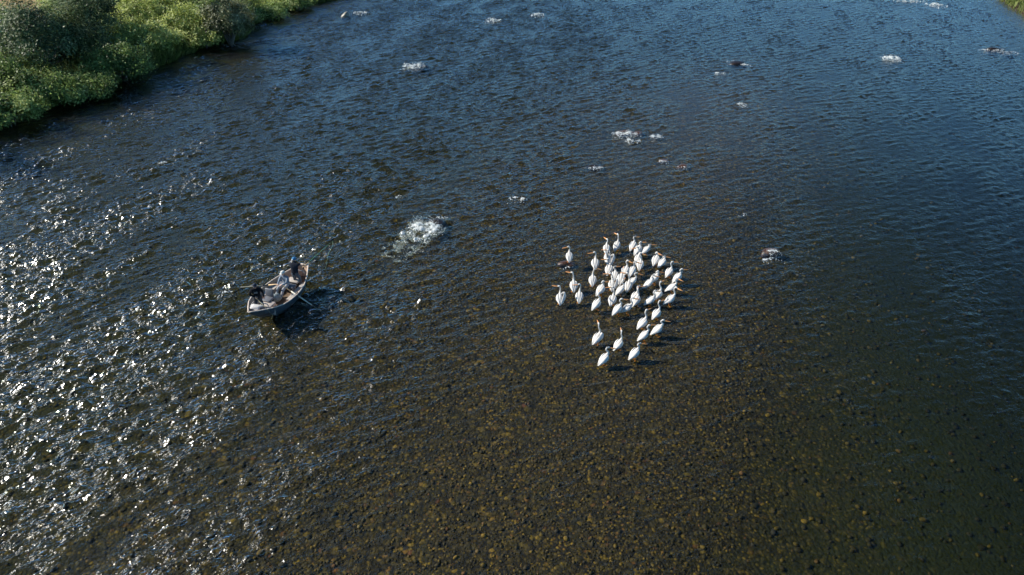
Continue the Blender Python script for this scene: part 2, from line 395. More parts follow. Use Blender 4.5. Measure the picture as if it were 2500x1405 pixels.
def ico(sub, seed, amp):
    bm = bmesh.new(); bmesh.ops.create_icosphere(bm, subdivisions=sub, radius=1.0)
    r = random.Random(seed); ph = [(Vector((r.uniform(-1, 1), r.uniform(-1, 1), r.uniform(-1, 1))).normalized(), r.uniform(0.8, 2.6), r.uniform(0, 6.28)) for _ in range(7)]
    for v in bm.verts:
        p = v.co.copy(); v.co = p * (1 + amp * sum(math.sin(p.dot(d) * f * 2 + q) for d, f, q in ph) / 3)
    bm.verts.index_update(); V = np.array([v.co for v in bm.verts]); F = np.array([[v.index for v in f.verts] for f in bm.faces]); bm.free()
    return V, F
def scatter(n, xlo, xhi, ylo, yhi, keep):
    out = np.zeros((0, 2))
    while len(out) < n:
        p = np.stack([rng.uniform(xlo, xhi, n), rng.uniform(ylo, yhi, n)], 1)
        out = np.concatenate([out, p[keep(p[:, 0], p[:, 1])]])
    return out[:n]
def in_view(x, y): return (np.abs(x) < 0.76 * (y * CP + CAM_H * SP) * 1.0) & (y > 11.5)
def wet(x, y): return (x > XL(y) + 1.0) & (x < XR(y) - 1.0) & in_view(x, y)
PEB = []
bar = lambda x, y: wet(x, y) & (np.abs(x - XB(y) + 1.5) < 9)
PEB.append((scatter(24000, -14, 26, 12, 52, bar), 0.022, 0.055))
PEB.append((scatter(6000, -14, 26, 12, 60, bar), 0.05, 0.10))
PEB.append((scatter(7000, -45, 10, 12, 70, lambda x, y: wet(x, y) & (x - XB(y) < -6)), 0.05, 0.13))
PEB.append((scatter(2600, 8, 40, 12, 60, lambda x, y: wet(x, y) & (x - XB(y) > 5)), 0.06, 0.14))
VV, FF, TT, base = [], [], [], 0
tmpl = [ico(1, 50 + k, 0.2) for k in range(5)]
for pts, r0, r1 in PEB:
    which = rng.integers(0, 5, len(pts))
    for k in range(5):
        p = pts[which == k]; m_ = len(p)
        tv, tf = tmpl[k]
        s_ = r0 + (r1 - r0) * rng.random(m_) ** 2
        sx, sy, sz = s_ * rng.uniform(0.8, 1.25, m_), s_ * rng.uniform(0.65, 1.0, m_), s_ * rng.uniform(0.4, 0.65, m_)
        a = rng.uniform(0, 6.28, m_); ca, sa = np.cos(a), np.sin(a)
        lx = tv[None, :, 0] * sx[:, None]; ly = tv[None, :, 1] * sy[:, None]; lz = tv[None, :, 2] * sz[:, None]
        X = p[:, 0:1] + lx * ca[:, None] - ly * sa[:, None]; Y = p[:, 1:2] + lx * sa[:, None] + ly * ca[:, None]
        Z = ground_z(p[:, 0], p[:, 1])[:, None] + 0.25 * sz[:, None] + lz
        VV.append(np.stack([X, Y, Z], 2).reshape(-1, 3)); nv = len(tv)
        FF.append((tf[None] + (base + np.arange(m_) * nv)[:, None, None]).reshape(-1, 3)); base += m_ * nv
        TT.append(np.repeat(rng.random(m_), nv))
peb = quads_obj('pebbles', np.concatenate(VV), np.concatenate(FF), stone_material('pebble_stone', 'attr'), ground)
add_attr(peb, 'tint', np.concatenate(TT)); tag(peb, kind='stuff')
# the 300 cobbles that show largest: single stones
cob_m = stone_material('cobble_stone', 'object'); cobs = []
for k in range(6):
    v, f = ico(2, 90 + k, 0.22)
    me_ = bpy.data.meshes.new('stone'); me_.from_pydata([tuple(q) for q in v], [], [tuple(q) for q in f]); me_.materials.append(cob_m)
    me_.polygons.foreach_set('use_smooth', [True] * len(me_.polygons)); cobs.append(me_)
p1 = scatter(190, -34, 4, 13, 46, lambda x, y: wet(x, y) & (x - XB(y) < -4))
p2 = scatter(110, 6, 26, 12.5, 40, lambda x, y: wet(x, y) & (x - XB(y) > 4))
for x, y in np.concatenate([p1, p2]):
    o = bpy.data.objects.new('stone', random.choice(cobs)); C.objects.link(o); o.parent = ground
    s_ = random.uniform(0.08, 0.14); dz = -gzs(x, y)
    hz = min(s_ * random.uniform(0.4, 0.6), 0.7 * dz)
    o.scale = (s_, s_ * random.uniform(0.7, 1), hz); o.rotation_euler = (0, 0, random.uniform(0, 6.28)); o.location = (x, y, -dz + 0.15 * hz)

# ------------------------------------------------------------------ boulders and white water
def boulder_material(name, c0, c1):
    m, nt, out = mat(name); L = nt.links
    b = N(nt, 'ShaderNodeBsdfPrincipled'); b.inputs['Roughness'].default_value = 0.35; b.inputs['Specular IOR Level'].default_value = 0.5
    tc = N(nt, 'ShaderNodeTexCoord'); nz = N(nt, 'ShaderNodeTexNoise'); nz.inputs['Scale'].default_value = 2.6; nz.inputs['Detail'].default_value = 7; nz.inputs['Roughness'].default_value = 0.65
    L.new(tc.outputs['Object'], nz.inputs['Vector']); r_ = ramp(nt, [(0.32, c0), (0.68, c1)]); L.new(nz.outputs['Fac'], r_.inputs['Fac'])
    bp = N(nt, 'ShaderNodeBump'); bp.inputs['Strength'].default_value = 0.7; bp.inputs['Distance'].default_value = 0.08; L.new(nz.outputs['Fac'], bp.inputs['Height'])
    L.new(bp.outputs[0], b.inputs['Normal']); L.new(r_.outputs[0], b.inputs['Base Color']); L.new(b.outputs[0], out.inputs['Surface'])
    return m
B_DARK = boulder_material('wet_dark_boulder', (0.006, 0.004, 0.003), (0.028, 0.016, 0.009))
B_RED = boulder_material('rusty_boulder', (0.020, 0.011, 0.007), (0.115, 0.048, 0.022))
B_PALE = boulder_material('pale_boulder', (0.16, 0.15, 0.11), (0.36, 0.33, 0.25))
def boulder(px, py, sx, sy, top, m, label, rot=0.0, seed=0):
    p = at(px, py); v, f = ico(4, 200 + seed, 0.16)
    zb = gzs(p.x, p.y); hz = (top - zb) * 0.62 + 0.02
    o = obj('boulder', [(q[0] * sx, q[1] * sy, q[2] * hz) for q in v], f, m)
    o.location = (p.x, p.y, top - hz * 1.0); o.rotation_euler = (0, 0, rot)
    return tag(o, label, 'boulder', 'boulders breaking the river surface')
boulder(1066, 543, 0.62, 0.42, 0.10, B_DARK, 'dark brown rounded boulder above the largest splash of white water', 0.2, 1)
boulder(1386, 642, 0.46, 0.30, 0.09, B_RED, 'rusty red flat boulder that a pelican stands on', 0.1, 2)
boulder(1797, 154, 0.95, 0.6, 0.26, B_DARK, 'black rounded boulder with a smooth wake, far upstream right of centre', 0.0, 3)
boulder(845, 39, 0.55, 0.45, 0.42, B_PALE, 'small pale dry boulder near the far left bank', 0.5, 4)
boulder(1527, 322, 0.85, 0.4, 0.06, B_RED, 'reddish awash boulder behind the wide foam ridge upstream of the pelicans', 0.1, 5)
boulder(1557, 324, 0.42, 0.3, 0.07, B_RED, 'small reddish boulder at the right end of the wide foam ridge', 0.1, 6)
boulder(1600, 331, 0.5, 0.4, 0.06, B_DARK, 'dark awash rock with two small foam tufts, right of the wide foam ridge', 0.3, 7)
boulder(1668, 405, 0.42, 0.3, 0.10, B_RED, 'bright rust coloured small rock awash above the pelican flock', 0.2, 8)
boulder(1621, 391, 0.38, 0.3, 0.05, B_RED, 'tiny brown rock with a foam cap, left of the rust coloured rock', 0.2, 9)
boulder(1880, 611, 0.5, 0.36, 0.08, B_RED, 'orange brown rock under foam to the right of the pelicans', 0.4, 10)
boulder(1452, 405, 0.6, 0.35, 0.05, B_DARK, 'dark low rock with a thin foam line, left of the upstream rocks', 0.0, 11)
boulder(1018, 158, 1.0, 0.55, 0.08, B_DARK, 'brown rock topped by a wide white foam mound, far upstream left', 0.0, 12)
boulder(2425, 121, 1.0, 0.55, 0.14, B_DARK, 'black rock in the riffle near the right edge', 0.0, 13)
boulder(2462, 127, 0.8, 0.45, 0.10, B_DARK, 'second black rock of the riffle, touching the right edge side', 0.4, 14)

foam_m, nt, out = mat('foam')
b = N(nt, 'ShaderNodeBsdfPrincipled'); b.inputs['Base Color'].default_value = (0.80, 0.82, 0.80, 1); b.inputs['Roughness'].default_value = 0.6
tcn = N(nt, 'ShaderNodeNewGeometry'); nzf = N(nt, 'ShaderNodeTexNoise'); nzf.inputs['Scale'].default_value = 12; nzf.inputs['Detail'].default_value = 5
nt.links.new(tcn.outputs['Position'], nzf.inputs['Vector'])
rf = ramp(nt, [(0.35, (0.55, 0.60, 0.57)), (0.58, (0.84, 0.85, 0.84))]); nt.links.new(nzf.outputs['Fac'], rf.inputs['Fac']); nt.links.new(rf.outputs[0], b.inputs['Base Color'])
trn = N(nt, 'ShaderNodeBsdfTranslucent'); trn.inputs['Color'].default_value = (0.7, 0.78, 0.74, 1)
mxs = N(nt, 'ShaderNodeMixShader'); mxs.inputs[0].default_value = 0.2; nt.links.new(b.outputs[0], mxs.inputs[1]); nt.links.new(trn.outputs[0], mxs.inputs[2]); nt.links.new(mxs.outputs[0], out.inputs['Surface'])
lace = wave_field(900, 16.0, 0.07, 0.42, 0.0, 99.0, -1.2, 77); lace /= lace.std()
lump = wave_field(640, 16.0, 0.25, 1.2, 0.0, 99.0, -1.6, 78); lump /= lump.std()
FOAM_N = [0]
AIRY, nt, out = mat('aerated_water')
d_ = N(nt, 'ShaderNodeBsdfDiffuse'); d_.inputs['Color'].default_value = (0.38, 0.44, 0.37, 1); t_ = N(nt, 'ShaderNodeBsdfTransparent')
g_ = N(nt, 'ShaderNodeNewGeometry'); z_ = N(nt, 'ShaderNodeTexNoise'); z_.inputs['Scale'].default_value = 3.5; z_.inputs['Detail'].default_value = 5; nt.links.new(g_.outputs['Position'], z_.inputs['Vector'])
mr_ = N(nt, 'ShaderNodeMapRange'); mr_.inputs['From Min'].default_value = 0.35; mr_.inputs['From Max'].default_value = 0.68; mr_.inputs['To Min'].default_value = 0.05; mr_.inputs['To Max'].default_value = 0.42; nt.links.new(z_.outputs['Fac'], mr_.inputs['Value'])
x_ = N(nt, 'ShaderNodeMixShader'); nt.links.new(mr_.outputs[0], x_.inputs[0]); nt.links.new(t_.outputs[0], x_.inputs[1]); nt.links.new(d_.outputs[0], x_.inputs[2]); nt.links.new(x_.outputs[0], out.inputs['Surface'])
def foam(px, py, length, width, label, ang=-100.0, dens=1.0, height=0.12, step=0.05, taper=0.6, sheet=False):
    """patch of broken white water; starts at the pixel, runs `length` m along ang (degrees from +X), keeps only faces where water breaks"""
    p = at(px, py); FOAM_N[0] += 1; sh = FOAM_N[0] * 3.7
    if not sheet: width *= 0.85
    nu, nv = max(4, int(length / step)), max(4, int(width * 1.3 / step))
    U, Vv = np.meshgrid(np.linspace(-0.08, 1, nu), np.linspace(-1, 1, nv))
    a = R(ang); ca, sa = math.cos(a), math.sin(a)
    lu, lv = U * length, Vv * width * 0.65
    X = p.x + lu * ca - lv * sa; Y = p.y + lu * sa + lv * ca
    n2 = sample(lump, 16.0, X - sh, Y + sh); n3 = sample(lump, 16.0, X + 5.1 + sh, Y - sh)
    n1 = sample(lace, 16.0, lu * 0.5 + 0.16 * n3 + sh, lv + 0.16 * n2 + sh * 0.7)
    wv = Vv / (0.75 + 0.25 * (1 - taper * U)) + 0.25 * n2 * U
    env = (1 - sstep(0.45, 1.0, np.abs(wv))) * sstep(-0.1, 0.05, U) * (1 - 0.92 * U ** 0.8)
    env = env * (0.8 + 0.25 * n2)
    if sheet: env = env * np.where(U < 0.25, 1.15, 0.55 + 0.75 * np.exp(-((np.abs(wv + 0.12 * n3) - 0.5) / 0.2) ** 2))
    core = np.clip(env * dens, 0, 2); keep = (np.abs(n1) < 0.10 + 1.3 * core ** 2.6) & (core + 0.12 * n2 > 0.20)
    Z = np.array([[surf_z(x, y) for x, y in zip(rx, ry)] for rx, ry in zip(X[::4, ::4], Y[::4, ::4])]).mean() + 0.03
    Z = Z + 0.55 * height * np.clip(env, 0, 1) * (0.85 + 0.12 * n2 + 0.03 * n1)
    kf = keep[:-1, :-1] & keep[1:, :-1] & keep[:-1, 1:] | (keep[1:, 1:] & keep[:-1, :-1])
    idx = np.arange(nu * nv).reshape(nv, nu)
    q = np.stack([idx[:-1, :-1], idx[:-1, 1:], idx[1:, 1:], idx[1:, :-1]], -1)[kf]
    if len(q) == 0: return None
    # the largest connected patch is the foam itself, loose flecks round it are one part of it
    par = {}
    def fnd(i):
        while par.setdefault(i, i) != i: par[i] = par[par[i]]; i = par[i]
        return i
    ql = q.tolist()
    for f4 in ql:
        r0 = fnd(f4[0])
        for i in f4[1:]: par[fnd(i)] = r0
    root = np.array([fnd(f4[0]) for f4 in ql]); ids, cnt = np.unique(root, return_counts=True); big = root == ids[np.argmax(cnt)]
    PX = np.stack([X.ravel(), Y.ravel(), Z.ravel()], 1); PX[:, :2] += rng.normal(0, step * 0.25, (len(PX), 2)); PX -= np.array([p.x, p.y, 0]); o = None
    for sel, nm in ((big, 'foam'), (~big, 'foam_flecks')):
        if not sel.any(): continue
        used, inv = np.unique(q[sel], return_inverse=True)
        w = quads_obj(nm, PX[used], inv.reshape(-1, 4), foam_m, o)
        if o is None: o = w; o.location = (p.x, p.y, 0)
        else: tag(w, kind='stuff')
    nf = int(length * width * (2200 if sheet else 1100) * dens)
    uf = rng.random(nf); vf = rng.random(nf); iu = (uf * (nu - 1)).astype(int); iv = (vf * (nv - 1)).astype(int)
    pr = np.clip(core[iv, iu], 0, 1) ** 1.5 * np.where(np.abs(n1[iv, iu]) < 0.45, 1.0, 0.30)
    ok = rng.random(nf) < pr; iu, iv = iu[ok], iv[ok]; m_ = len(iu)
    if m_ > 4:
        ctr = PX.reshape(nv, nu, 3)[iv, iu] + np.stack([rng.normal(0, step, m_), rng.normal(0, step, m_), np.abs(rng.normal(0, (0.9 if sheet else 0.35) * height, m_)) * pr[ok] * (1.2 - iu / nu)], 1)
        sz_ = (0.010 + 0.030 * rng.random(m_) ** 2)[:, None] * (step / 0.04) ** 0.7
        aa_ = rng.normal(size=(m_, 3)); aa_ /= np.linalg.norm(aa_, axis=1)[:, None]; bb_ = np.cross(aa_, rng.normal(size=(m_, 3))); bb_ /= np.linalg.norm(bb_, axis=1)[:, None]
        VS = np.stack([ctr - aa_ * sz_, ctr + bb_ * sz_ * 0.7, ctr + aa_ * sz_, ctr - bb_ * sz_ * 0.7], 1).reshape(-1, 3)
        tag(quads_obj('spray', VS, np.arange(4 * m_).reshape(m_, 4), foam_m, o, smooth=False), kind='stuff')
    if sheet:
        kf = ((core + 0.10 * n2) > 0.24)[:-1, :-1]
        q2 = np.stack([idx[:-1, :-1], idx[:-1, 1:], idx[1:, 1:], idx[1:, :-1]], -1)[kf]; used, inv = np.unique(q2, return_inverse=True)
        P2 = PX[used].copy(); P2[:, 2] -= 0.02
        tag(quads_obj('aerated_water', P2, inv.reshape(-1, 4), AIRY, o), kind='stuff')
    return tag(o, label, 'foam', 'patches of white water')
foam(1052, 549, 4.6, 2.0, 'largest splash of white water, streaming from the dark boulder near the boat', -112, 1.22, 0.26, 0.028, 0.1, True)
foam(1062, 532, 1.0, 1.9, 'thin arc of foam curling round the top of the dark boulder', -80, 0.55, 0.06, 0.04)
foam(1015, 161, 2.0, 2.4, 'wide white foam mound on the brown rock far upstream left', -100, 1.3, 0.3, 0.07)
foam(1208, 50, 2.0, 2.0, 'bright foam tuft far upstream, left of two near the top edge', -110, 1.15, 0.3, 0.09)
foam(1313, 36, 1.8, 1.7, 'bright foam tuft far upstream, right of two near the top edge', -90, 1.0, 0.25, 0.09)
foam(884, 32, 1.6, 2.2, 'foam streak beside the small pale boulder', -100, 0.95, 0.2, 0.09)
foam(2172, 142, 1.9, 2.0, 'lone foam mound on the right, upstream', -95, 1.25, 0.3, 0.07)
foam(1788, 151, 0.8, 1.8, 'foam line on the upstream edge of the black boulder', -90, 0.75, 0.1, 0.06)
foam(1812, 158, 1.3, 0.7, 'short foam tail to the right of the black boulder', -50, 0.95, 0.1, 0.06)
foam(1757, 179, 0.9, 1.3, 'small foam tuft below and left of the black boulder', -90, 1.1, 0.12, 0.05)
foam(1808, 255, 1.0, 1.2, 'small foam cap in mid river, below the black boulder', -80, 1.1, 0.12, 0.05)
foam(1528, 326, 1.4, 2.3, 'wide foam ridge below the reddish boulder upstream of the pelicans', -95, 1.35, 0.22, 0.05)
foam(1546, 343, 1.0, 1.5, 'second foam ridge just below the wide foam ridge', -100, 1.1, 0.12, 0.05)
foam(1600, 333, 1.2, 1.1, 'foam tufts at the dark awash rock', -85, 1.05, 0.15, 0.05)
foam(1455, 409, 0.8, 1.4, 'thin foam line below the dark low rock', -95, 0.95, 0.08, 0.045)
foam(1664, 408, 0.8, 1.2, 'foam fringe under the rust coloured rock', -90, 0.95, 0.08, 0.045)
foam(1618, 394, 0.7, 0.8, 'foam cap below the tiny brown rock', -90, 1.0, 0.08, 0.045)
foam(1884, 612, 1.5, 0.9, 'white foam wrapped round the orange brown rock', -85, 0.95, 0.12, 0.035)
foam(1872, 632, 0.6, 1.1, 'foam streak below left of the orange brown rock', -70, 0.9, 0.06, 0.035)
foam(1268, 484, 1.3, 1.3, 'foam ruffle in mid river, left of the pelican bar', -110, 0.85, 0.1, 0.04)
foam(400, 398, 0.6, 1.1, 'short foam streak below the left bank shrubs', -70, 1.0, 0.1, 0.05)
foam(2420, 122, 1.0, 3.0, 'foam line of the riffle near the right edge', -90, 0.8, 0.12, 0.07)
foam(2458, 128, 1.2, 2.4, 'foam at the end of the riffle by the right edge', -80, 0.75, 0.12, 0.07)
foam(2222, 3, 1.4, 4.5, 'long thin foam streak at the top edge, right', -90, 0.8, 0.12, 0.1)
foam(2272, 10, 2.6, 2.6, 'scattered foam below the long streak at the top edge', -75, 0.75, 0.12, 0.1)
foam(566, 712, 1.1, 1.3, 'sun glints and splash at the blade of the left oar, shaped as foam', -95, 0.6, 0.04, 0.03)  # mostly glints on the water, put in as white foam flecks
foam(1382, 651, 0.8, 1.2, 'foam ruffle just below the red boulder with the pelican', -60, 0.6, 0.05, 0.035)
foam(1813, 522, 0.5, 0.7, 'small foam fleck right of the pelican bar', -90, 0.9, 0.05, 0.04)
foam(978, 478, 0.8, 0.5, 'small foam fleck above the largest splash', -100, 0.9, 0.06, 0.04)

# ------------------------------------------------------------------ vegetation
def leaf_material(name, stops, transl=0.35):
    m, nt, out = mat(name); L = nt.links
    a = N(nt, 'ShaderNodeAttribute', attribute_name='tint'); r_ = ramp(nt, stops); L.new(a.outputs['Fac'], r_.inputs['Fac'])
    d = N(nt, 'ShaderNodeBsdfPrincipled'); d.inputs['Roughness'].default_value = 0.55; d.inputs['Specular IOR Level'].default_value = 0.3; L.new(r_.outputs[0], d.inputs['Base Color'])
    t = N(nt, 'ShaderNodeBsdfTranslucent'); L.new(r_.outputs[0], t.inputs['Color'])
    x = N(nt, 'ShaderNodeMixShader'); x.inputs[0].default_value = transl; L.new(d.outputs[0], x.inputs[1]); L.new(t.outputs[0], x.inputs[2]); L.new(x.outputs[0], out.inputs['Surface'])
    return m
LEAF = {
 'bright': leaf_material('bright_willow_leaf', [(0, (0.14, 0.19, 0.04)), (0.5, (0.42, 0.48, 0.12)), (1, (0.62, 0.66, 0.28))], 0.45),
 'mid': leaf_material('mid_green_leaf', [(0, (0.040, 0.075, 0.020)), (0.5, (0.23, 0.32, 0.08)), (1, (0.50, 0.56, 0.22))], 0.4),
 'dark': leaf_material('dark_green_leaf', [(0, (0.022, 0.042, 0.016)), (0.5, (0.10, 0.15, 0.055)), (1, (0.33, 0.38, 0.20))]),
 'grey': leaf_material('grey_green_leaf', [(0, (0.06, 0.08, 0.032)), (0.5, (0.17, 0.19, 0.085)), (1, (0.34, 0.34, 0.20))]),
}
BARK = plain('grey_bark', (0.16, 0.14, 0.12), 0.85, 0.4, 9, 0.5)
def leaf_quads(c, ln, wd, r, mid):
    n = len(c)
    out_ = c - mid; out_ /= np.linalg.norm(out_, axis=1)[:, None] + 1e-6
    nn = out_ * 0.9 + np.array([0, 0, 0.45]) + 0.55 * r.normal(size=(n, 3)); nn /= np.linalg.norm(nn, axis=1)[:, None]
    a = np.cross(nn, r.normal(size=(n, 3))); a /= np.linalg.norm(a, axis=1)[:, None]
    b = np.cross(nn, a)
    l = (ln * r.uniform(0.6, 1.35, n))[:, None]; w = (wd * r.uniform(0.6, 1.35, n))[:, None]
    V = np.stack([c - a * l * 0.5, c + b * w * 0.5 - a * l * 0.05, c + a * l * 0.5, c - b * w * 0.5 - a * l * 0.05], 1).reshape(-1, 3)
    return V, np.arange(4 * n).reshape(n, 4)
def shrub(name, label, px, py, h, w, kind, n, seed, cat='shrub', group='willow shrubs on the left bank', world_xy=None, dead=0):
    r = np.random.default_rng(seed)
    p = at(px, py, 0.8) if world_xy is None else Vector((*world_xy, 0.8))
    gz_ = max(gzs(p.x, p.y), 0.1)
    e = empty(name, (p.x, p.y, gz_))
    K = int(26 + w * 7)
    d = r.normal(size=(K, 3)); d[:, 2] = np.abs(d[:, 2]) - 0.25 * r.random(K); d /= np.linalg.norm(d, axis=1)[:, None]
    rad = r.uniform(0.45, 1.0, K) ** 0.6
    lob = 1 + 0.22 * np.sin(np.arctan2(d[:, 1], d[:, 0]) * 3 + seed) + 0.15 * r.normal(size=K)
    cc = d * rad[:, None] * lob[:, None] * np.array([w * 0.5, w * 0.5, h * 0.56]) + np.array([0, 0, h * 0.44])
    cc[:, 2] = np.clip(cc[:, 2], 0.25, None)
    per = r.dirichlet(np.ones(K) * 3) * n * 2.6
    C_, T_ = [], []
    for k in range(K):
        m_ = max(6, int(per[k])); s_ = 0.045 * w + 0.08 + 0.12 * r.random()
        q = cc[k] + r.normal(size=(m_, 3)) * np.array([s_, s_, s_ * 0.8])
        C_.append(q); T_.append(np.clip(0.42 + 0.26 * r.normal() + 0.15 * r.normal(size=m_), 0, 1))
    c = np.concatenate(C_); t = np.concatenate(T_)
    ok = c[:, 2] > 0.03; c, t = c[ok], t[ok]
    V, F = leaf_quads(c, 0.23, 0.115, r, np.array([0, 0, h * 0.3]))
    o = quads_obj('crown', V, F, LEAF[kind], e, smooth=False); add_attr(o, 'tint', np.repeat(t, 4))
    mb = MB(); ns = 7 if w < 4.5 else 12
    for k in range(ns + dead):
        tgt = Vector(cc[k % K]) * (1.0 if k < ns else 1.12); a0 = Vector((r.normal() * 0.12, r.normal() * 0.12, -0.15))
        mid = a0.lerp(tgt, 0.5) + Vector((r.normal() * 0.12, r.normal() * 0.12, 0.1 * h))
        q1 = a0.lerp(mid, 0.5) + Vector((r.normal() * 0.05, r.normal() * 0.05, 0.04 * h))
        rr = 0.018 + 0.009 * h
        mb.loft([a0, q1, mid, mid.lerp(tgt, 0.6), tgt], [rr * 1.6, rr * 1.2, rr * 0.9, rr * 0.6, rr * 0.25], n=5)
    mb.build('trunk', BARK, e)
    return tag(e, label, cat, group)
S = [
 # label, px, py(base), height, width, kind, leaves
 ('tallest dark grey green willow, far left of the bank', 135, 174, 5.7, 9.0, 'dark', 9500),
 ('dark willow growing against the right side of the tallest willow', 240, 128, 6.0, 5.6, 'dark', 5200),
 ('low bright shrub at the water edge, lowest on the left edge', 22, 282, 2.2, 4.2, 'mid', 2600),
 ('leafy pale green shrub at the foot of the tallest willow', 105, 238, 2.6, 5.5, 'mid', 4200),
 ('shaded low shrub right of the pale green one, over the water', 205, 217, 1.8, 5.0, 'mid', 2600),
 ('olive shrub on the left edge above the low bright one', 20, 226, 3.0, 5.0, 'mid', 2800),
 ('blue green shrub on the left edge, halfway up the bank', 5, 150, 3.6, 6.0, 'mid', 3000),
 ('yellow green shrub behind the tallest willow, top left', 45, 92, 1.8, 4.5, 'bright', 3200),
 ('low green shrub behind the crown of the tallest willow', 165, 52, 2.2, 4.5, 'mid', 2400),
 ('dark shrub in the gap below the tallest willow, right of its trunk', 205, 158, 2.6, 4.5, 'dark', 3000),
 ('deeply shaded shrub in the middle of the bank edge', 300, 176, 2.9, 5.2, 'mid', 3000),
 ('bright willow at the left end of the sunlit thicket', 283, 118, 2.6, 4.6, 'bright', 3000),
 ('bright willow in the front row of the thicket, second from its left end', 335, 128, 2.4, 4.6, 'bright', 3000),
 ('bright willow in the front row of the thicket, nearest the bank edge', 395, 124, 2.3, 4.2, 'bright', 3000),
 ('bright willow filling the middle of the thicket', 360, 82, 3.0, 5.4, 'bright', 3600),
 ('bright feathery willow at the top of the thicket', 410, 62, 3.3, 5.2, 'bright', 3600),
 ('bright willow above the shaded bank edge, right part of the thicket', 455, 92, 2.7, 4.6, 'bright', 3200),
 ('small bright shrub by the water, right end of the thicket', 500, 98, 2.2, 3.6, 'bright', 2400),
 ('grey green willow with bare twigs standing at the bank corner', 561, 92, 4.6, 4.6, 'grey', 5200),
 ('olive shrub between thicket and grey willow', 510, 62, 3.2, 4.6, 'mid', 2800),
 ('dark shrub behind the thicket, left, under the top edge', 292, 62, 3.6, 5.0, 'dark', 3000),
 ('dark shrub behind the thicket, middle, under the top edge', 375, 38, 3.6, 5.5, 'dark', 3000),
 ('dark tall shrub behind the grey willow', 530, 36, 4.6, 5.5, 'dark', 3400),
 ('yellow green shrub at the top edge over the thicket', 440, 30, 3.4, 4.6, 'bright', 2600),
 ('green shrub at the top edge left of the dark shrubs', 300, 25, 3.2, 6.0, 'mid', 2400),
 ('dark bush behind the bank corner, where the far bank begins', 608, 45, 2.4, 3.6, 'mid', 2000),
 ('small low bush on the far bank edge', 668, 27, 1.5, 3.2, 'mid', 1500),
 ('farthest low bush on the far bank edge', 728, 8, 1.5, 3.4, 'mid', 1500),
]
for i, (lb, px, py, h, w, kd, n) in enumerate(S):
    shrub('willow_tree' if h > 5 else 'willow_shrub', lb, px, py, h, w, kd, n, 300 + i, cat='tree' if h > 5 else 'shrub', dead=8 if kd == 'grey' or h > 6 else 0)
# trees just outside the left edge whose shade falls on the water
OUT = [((-46.8, 50.0), 7.6, 7.0, 'dark', 'tall'), ((-49.5, 44.5), 6.0, 6.5, 'mid', 'broad'), ((-47.5, 55.5), 4.2, 5.0, 'mid', 'small')]
for i, (xy, h, w, kd, ad) in enumerate(OUT):
    shrub('willow_tree', ad + ' willow just outside the left edge, its shade falling on the water', 0, 0, h, w, kd, 3600, 400 + i, cat='tree', group='willows beyond the left edge', world_xy=xy)

def grass(name, label, pts, hmin, hmax, wd, m, lean, seed, parent=None):
    r = np.random.default_rng(seed); n = len(pts)
    z = ground_z(pts[:, 0], pts[:, 1]); h = r.uniform(hmin, hmax, n) * (0.75 + 0.5 * r.random(n))
    a = r.uniform(0, 6.28, n); bx, by = np.cos(a) * wd, np.sin(a) * wd
    lx = r.normal(0, 0.28, n) * h + lean[0] * h; ly = r.normal(0, 0.28, n) * h + lean[1] * h
    P0 = np.stack([pts[:, 0] - bx, pts[:, 1] - by, z - 0.05], 1); P1 = np.stack([pts[:, 0] + bx, pts[:, 1] + by, z - 0.05], 1)
    P2 = np.stack([pts[:, 0] + bx * 0.7 + lx * 0.4, pts[:, 1] + by * 0.7 + ly * 0.4, z + h * 0.6], 1)
    P3 = np.stack([pts[:, 0] + lx, pts[:, 1] + ly, z + h], 1)
    V = np.stack([P0, P1, P2, P3], 1).reshape(-1, 3)
    o = quads_obj(name, V, np.arange(4 * n).reshape(n, 4), m, smooth=False)
    cl = 0.5 + 0.28 * wob(pts[:, 0], pts[:, 1], 0.8, seed) + 0.16 * r.normal(size=n)
    add_attr(o, 'tint', np.repeat(np.clip(cl, 0, 1), 4))
    return tag(o, label, 'grass', kind='stuff')
G_GREEN = leaf_material('green_grass', [(0, (0.06, 0.10, 0.02)), (0.5, (0.22, 0.27, 0.075)), (1, (0.42, 0.44, 0.18))], 0.45)
G_DRY = leaf_material('dry_grass', [(0, (0.13, 0.12, 0.04)), (0.5, (0.25, 0.19, 0.08)), (1, (0.38, 0.29, 0.15))], 0.3)
def gleft(x, y): return x - XL(y) + 0.35 * wob(x, y, 1.3, 8)
band = scatter(38000, -70, 0, 44, 150, lambda x, y: (gleft(x, y) < 0.0) & (gleft(x, y) > -22))
grass('grass', 'tall green grass and weeds covering the left bank', band, 0.5, 1.15, 0.05, G_GREEN, (0.1, -0.05), 61)
lip = scatter(16000, -60, 0, 44, 150, lambda x, y: (gleft(x, y) < 0.35) & (gleft(x, y) > -1.0))
grass('grass', 'grass hanging over the cut edge of the left bank', lip, 0.4, 0.8, 0.05, G_GREEN, (0.45, -0.25), 62)
dry = scatter(14000, -95, -45, 75, 150, lambda x, y: (gleft(x, y) < -16))
grass('grass', 'dry straw coloured meadow grass in the top left corner', dry, 0.3, 0.6, 0.05, G_DRY, (0.1, 0), 63)
rgt = scatter(16000, 55, 90, 78, 140, lambda x, y: (XR(y) - x < 0.1) & (XR(y) - x > -12))
grass('grass', 'bright green grass on the bank in the top right corner', rgt, 0.4, 0.8, 0.05, G_GREEN, (-0.15, -0.2), 64)
